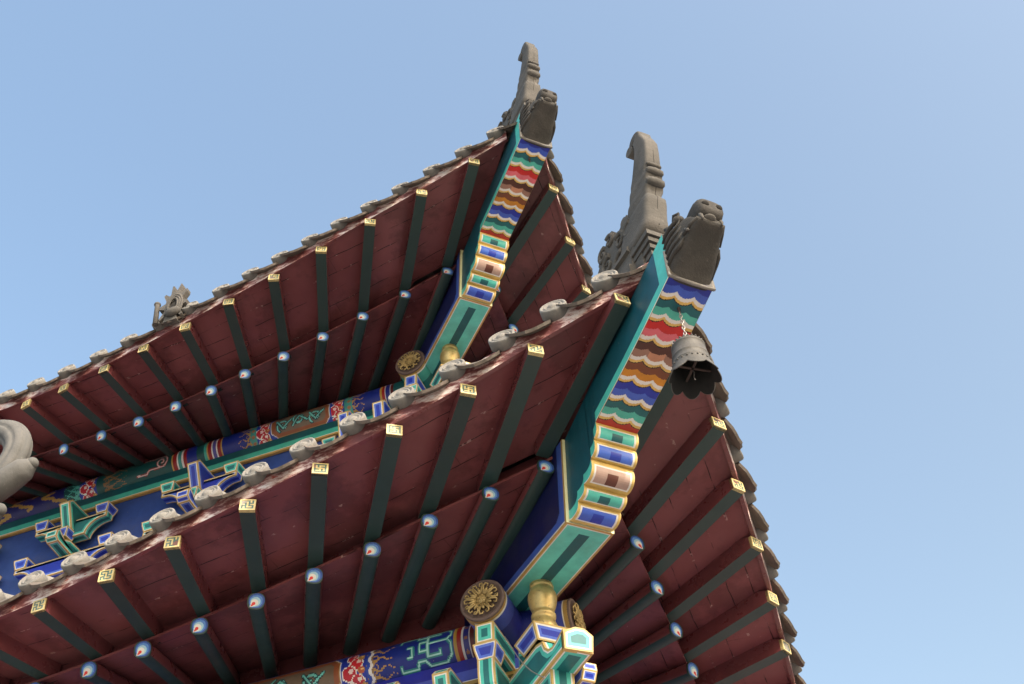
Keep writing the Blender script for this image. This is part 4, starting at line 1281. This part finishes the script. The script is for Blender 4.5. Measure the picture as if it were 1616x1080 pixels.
    ob = mb.build('mortar_bead', [M_TILE], None); ob.parent = t; ob.matrix_parent_inverse = inv
    return t

# ------------------------------------------------------------------ build both tiers
for T, nl, nr in ((TL, 12, 9), (TU, 14, 7)):
    rafters(T, 'l', 0, nl); rafters(T, 'r', 0, nr)
    soffits(T, 'l', nl); soffits(T, 'r', nr)
    tiles(T, 'l', 18 if T.k == 'L' else 20); tiles(T, 'r', 14 if T.k == 'L' else 10)
    hip_beam(T); hip_ridge(T)
    purlin(T, 'l'); purlin(T, 'r')
corner_set(TL, 'teal', 'blue'); corner_set(TU, 'blue', 'teal')
for x_, a_, b_ in ((-1.535, 'blue', 'teal'), (-2.50, 'teal', 'blue'), (-3.42, 'blue', 'teal')):
    bracket(TU, 'l', x_, -.478, a_, b_)
for x_, a_, b_ in ((-1.535, 'blue', 'teal'), (-2.50, 'teal', 'blue')):
    bracket(TL, 'l', x_, -.53, a_, b_); bracket(TL, 'r', x_, -.53, a_, b_)
# walls and corner columns below the brackets
mb = MB(); mb.box((-3.1, 3.1, 1.9), (3.0, 0, 0), (0, 3.0, 0), (0, 0, 1.9)); part(mb, 'wall', [M_WALL])
for T_ in (TL, TU):
    q_ = 1.7
    mb = MB(); mb.box(T_.off+Vector((-q_-.10, q_+.10, .10)), (q_, 0, 0), (0, q_, 0), (0, 0, .50)); part(mb, 'light_block_core', [M_RED])  # solid core added to block skylight leaking in over the purlins
mb = MB(); mb.box((-3.4, 3.4, 6.0), (2.55, 0, 0), (0, 2.55, 0), (0, 0, .70)); part(mb, 'upper_wall', [M_WALL])
for x_, y_ in ((0, 0), (-2.9, 0), (0, 2.9)):
    mb = MB(); mb.tube([(x_, y_, 0), (x_, y_, 4.0)], .15, 20); part(mb, 'column', [M_COL])

horn(TL, 'larger curled clay horn on the lower eave corner, behind the dragon head with the bell')
horn(TU, 'smaller curled clay horn at the top of the picture, on the upper eave corner')
dragon(TL, 'larger dark dragon head on the lower beam tip, above the hanging bell')
dragon(TU, 'smaller dark dragon head on the upper beam tip, higher of the two')

# ------------------------------------------------------------------ wind bell
def bell():
    hk = TL.H(1.664, 0, HIP['L']['zT']-.034-.024)
    top = TL.H(1.668, 0, -.118)
    t = thing('wind_bell', TL.H(1.668, 0, -.30), 'grey iron wind bell with scalloped rim hanging on a chain under the lower dragon head', 'bell')
    inv = IDENT[t.name]
    def add(mb, name, mats, p=None, **k):
        o = mb.build(name, mats, None, **k); o.parent = p or t; o.matrix_parent_inverse = inv if p is None else Matrix.Identity(4); return o
    n = 64
    def ring(r, z, lob=0., drop=0.):
        out = []
        for k in range(n):
            a = 2*math.pi*k/n; f = abs(math.sin(4*a))**.8
            r_ = r*(1.05 if z > -.125 and r > .05 else 1.05-.05*min(1, max(0, (-.125-z)/.04)) if r > .05 else 1)
            out.append((top.x+(r_+lob*f)*math.cos(a), top.y+(r_+lob*f)*math.sin(a), top.z+z-drop*f))
        return out
    prof = [(.004, .004, 0, 0), (.030, .004, 0, 0), (.046, -.002, 0, 0), (.055, -.012, 0, 0), (.0585, -.020, 0, 0), (.0605, -.022, 0, 0), (.0605, -.028, 0, 0), (.0585, -.030, 0, 0), (.061, -.050, 0, 0), (.0635, -.078, 0, 0), (.0655, -.080, 0, 0), (.0655, -.084, 0, 0), (.0640, -.086, 0, 0), (.067, -.110, 0, 0), (.0685, -.112, 0, 0), (.0690, -.117, 0, 0), (.0675, -.119, 0, 0),
            (.071, -.132, .001, .0), (.076, -.146, .003, .004), (.082, -.158, .006, .012), (.086, -.164, .009, .022), (.087, -.166, .010, .025), (.084, -.166, .010, .025)]
    mb = MB(); o = mb.grid([ring(*p) for p in prof], 0, closed_v=True)
    mb.fi([o+k for k in range(n)], 0)
    # raised seal marks and studs round the shoulder
    for k in range(24):
        a = 2*math.pi*k/24; mb.ball((top.x+.0575*math.cos(a), top.y+.0575*math.sin(a), top.z-.0105), .0045, 5)
        mb.ball((top.x+.0745*math.cos(a), top.y+.0745*math.sin(a), top.z-.1265), .0038, 5)
    b = add(mb, 'bell_body', [M_IRON], recalc=False)
    mb = MB(); pr = [(.084, -.166, .010, .025), (.079, -.158, .006, .012), (.072, -.146, .003, .004), (.066, -.125, 0, 0), (.060, -.08, 0, 0), (.054, -.03, 0, 0), (.04, -.008, 0, 0), (.002, -.006, 0, 0)]
    mb.grid([ring(*p) for p in pr], 0, closed_v=True); add(mb, 'bell_lining', [M_BLKIRON], b, recalc=False)
    mb = MB(); zc = -.128
    for a in (R(35), R(125)):
        d = Vector((math.cos(a), math.sin(a), 0)); c = top+Vector((0, 0, zc))
        mb.box(c, d*.068, Vector((-d.y, d.x, 0))*.0045, (0, 0, .0025))
    add(mb, 'cross_bar', [M_RUST])
    mb = MB(); c = top+Vector((.0, .0, zc-.003))
    mb.tube([c, c+Vector((.003, 0, -.02)), c+Vector((-.002, .002, -.04)), c+Vector((.001, 0, -.055))], .0022, 6)
    add(mb, 'striker_wire', [M_STEEL])
    # yoke on the crown
    mb = MB()
    mb.tube([top+Vector((.024*math.cos(a)*S2, -.024*math.cos(a)*S2, .004+.030*math.sin(a))) for a in np.linspace(0, math.pi, 11)], .008, 8)
    add(mb, 'yoke', [M_IRON])
    # chain
    mb = MB(); a0 = hk; a1 = top+Vector((0, 0, .036)); nl = 9
    for i in range(nl):
        c = a0.lerp(a1, (i+.5)/nl); L = (a0-a1).length/nl*.70
        sx = Vector((1, 0, 0)) if i % 2 else Vector((0, 1, 0))
        mb.tube([c+sx*(.0052*math.cos(q))+Vector((0, 0, 1))*(L*math.sin(q)) for q in np.linspace(0, 2*math.pi, 13)], .0019, 6, caps=False)
    add(mb, 'chain', [M_STEEL])
bell()

# ------------------------------------------------------------------ ornaments
def spiky():
    base = TU.P('l', -1.235, 1.10, -.17)
    t = thing('spiked_ornament', base, 'grey spiked fan-shaped clay ornament on the upper eave edge', 'roof ornament'); inv = IDENT[t.name]
    ex_, ed_, ez_ = TU.ax('l')
    cx, cz = 0., .135; pts = []
    sx, sz = .056, .125
    n = 8
    for k in range(n):
        a0 = R(-38)+R(256)*k/(n-1); 
        for da, rr_ in ((-R(14), .95), (-R(5), 1.50), (R(2), 1.60), (R(13), .97)):
            a = a0+da; pts.append((cx+sx*rr_*math.cos(a)*1.12, cz+sz*rr_*math.sin(a)))
    pts += [(-.045, -.02), (.05, -.02)]
    mb = MB(); mb.prism(pts, base, ex_, ez_, ed_, -.028, .012)
    b = mb.build('fan', [M_CARV], None); b.parent = t; b.matrix_parent_inverse = inv
    mb = MB()
    for k, q in enumerate((1., .80, .60)):
        mb.tube([base+ex_*(.012+sx*q*1.0*math.cos(a))+ez_*(.10+sz*q*.92*math.sin(a))+ed_*(.014+.006*k) for a in np.linspace(-.55, 3.7, 22)], .008, 7)
    b = mb.build('arched_ribs', [M_CARV], None); b.parent = t; b.matrix_parent_inverse = inv
    mb = MB(); mb.ball(base+ex_*.012+ez_*.105+ed_*.016, .02, 10, sc=(1., .5, 1.9)); b = mb.build('hollow', [M_HOLE], None); b.parent = t; b.matrix_parent_inverse = inv
    mb = MB(); mb.ball(base+ex_*.02+ez_*.045+ed_*.02, .045, 10, sc=(1.2, .6, .8)); b = mb.build('foot_boss', [M_CARV], None); b.parent = t; b.matrix_parent_inverse = inv
spiky()
def peg():
    p0 = TU.P('l', -1.345, 1.10, -.17); mb = MB(); o = mb
    p1 = p0+Vector((-.022, 0, .20))
    mb.tube([p0, p0.lerp(p1, .9), p1], [.017, .016, .018], 12); mb.ball(p1, .022, 8, sc=(1, 1, .8))
    ob = mb.build('clay_peg', [M_CARV], None); ob['label'] = 'small grey clay peg standing left of the spiked ornament'; ob['category'] = 'roof ornament'
peg()
def tail():
    """pale stone fish-tail finial on the lower roof, cut by the left edge of the picture"""
    D = .60
    ex_, ed_, ez_ = TL.ax('l'); o = TL.P('l', 0, D, 0)
    t = thing('fishtail_finial', TL.P('l', -2.75, D, .2), 'pale grey carved fish-tail finial cut off by the left edge', 'roof ornament'); inv = IDENT[t.name]
    def W(x, z, dd=0): return o+ex_*x+ez_*z+ed_*dd
    mb = MB()
    spine = [(-2.86, .10, .10), (-2.88, .35, .12), (-2.86, .60, .115), (-2.80, .80, .10), (-2.70, .98, .088), (-2.61, 1.14, .082), (-2.60, 1.28, .078), (-2.68, 1.40, .075), (-2.80, 1.46, .07), (-2.90, 1.41, .06), (-2.93, 1.30, .045)]
    n = 48; rings = []
    for i, (x, z, r_) in enumerate(spine):
        a = Vector(spine[max(i-1, 0)][:2]); b = Vector(spine[min(i+1, len(spine)-1)][:2]); tv = (b-a).normalized(); nv = Vector((-tv.y, tv.x))
        ring = []
        for k in range(n):
            q = 2*math.pi*k/n; f = 1.05-.16*abs(math.cos(3.5*q+.4))**10
            ring.append(tuple(W(x+nv.x*r_*f*math.cos(q), z+nv.y*r_*f*math.cos(q), .8*r_*f*math.sin(q))))
        rings.append(ring)
    # refine along the spine
    Rg = np.array(rings); tt = np.linspace(0, len(spine)-1, 60); out = []
    for q in tt:
        i = min(int(q), len(spine)-2); f = q-i
        p0, p1, p2, p3 = Rg[max(i-1, 0)], Rg[i], Rg[i+1], Rg[min(i+2, len(spine)-1)]
        out.append(.5*((2*p1)+(-p0+p2)*f+(2*p0-5*p1+4*p2-p3)*f*f+(-p0+3*p1-3*p2+p3)*f**3))
    oo = mb.grid(np.array(out), 0, closed_v=True)
    mb.fi([oo+k for k in range(n)], 0); mb.fi([oo+59*n+k for k in range(n)], 0)
    ob = mb.build('curled_tail', [M_PALE], None); ob.parent = t; ob.matrix_parent_inverse = inv
    for pts, rad in (([(-2.70, .98), (-2.60, 1.02), (-2.50, 1.075), (-2.455, 1.10)], [.085, .078, .066, .034]), ([(-2.80, .80), (-2.72, .80), (-2.64, .80), (-2.575, .82)], [.09, .09, .078, .036])):
        mb = MB(); fine = []; fr = []
        for i in range(len(pts)-1):
            for f in np.linspace(0, 1, 5)[:-1 if i < len(pts)-2 else None]:
                fine.append(W(*(Vector(pts[i]).lerp(Vector(pts[i+1]), f)))); fr.append(rad[i]+(rad[i+1]-rad[i])*f)
        mb.tube(fine, fr, 16); mb.ball(fine[-1], rad[-1], 8)
        b = mb.build('tail_lobe', [M_PALE], None); b.parent = t; b.matrix_parent_inverse = inv
    mb = MB(); mb.box(W(-2.87, .12, 0), ex_*.14, ed_*.12, ez_*.06); b = mb.build('plinth', [M_PALE], None); b.parent = t; b.matrix_parent_inverse = inv
tail()
# thin cable sagging from the corner bracket
mb = MB(); p0 = TL.H(.30, -.16, -.55); p1 = TL.H(.52, -.10, -.86)
mb.tube([p0.lerp(p1, t_)+Vector((0, 0, -.04*math.sin(math.pi*t_))) for t_ in np.linspace(0, 1, 12)], .0022, 6)
ob = mb.build('cable', [M_STEEL]); ob['label'] = 'thin grey cable looping down the corner bracket'; ob['category'] = 'cable'
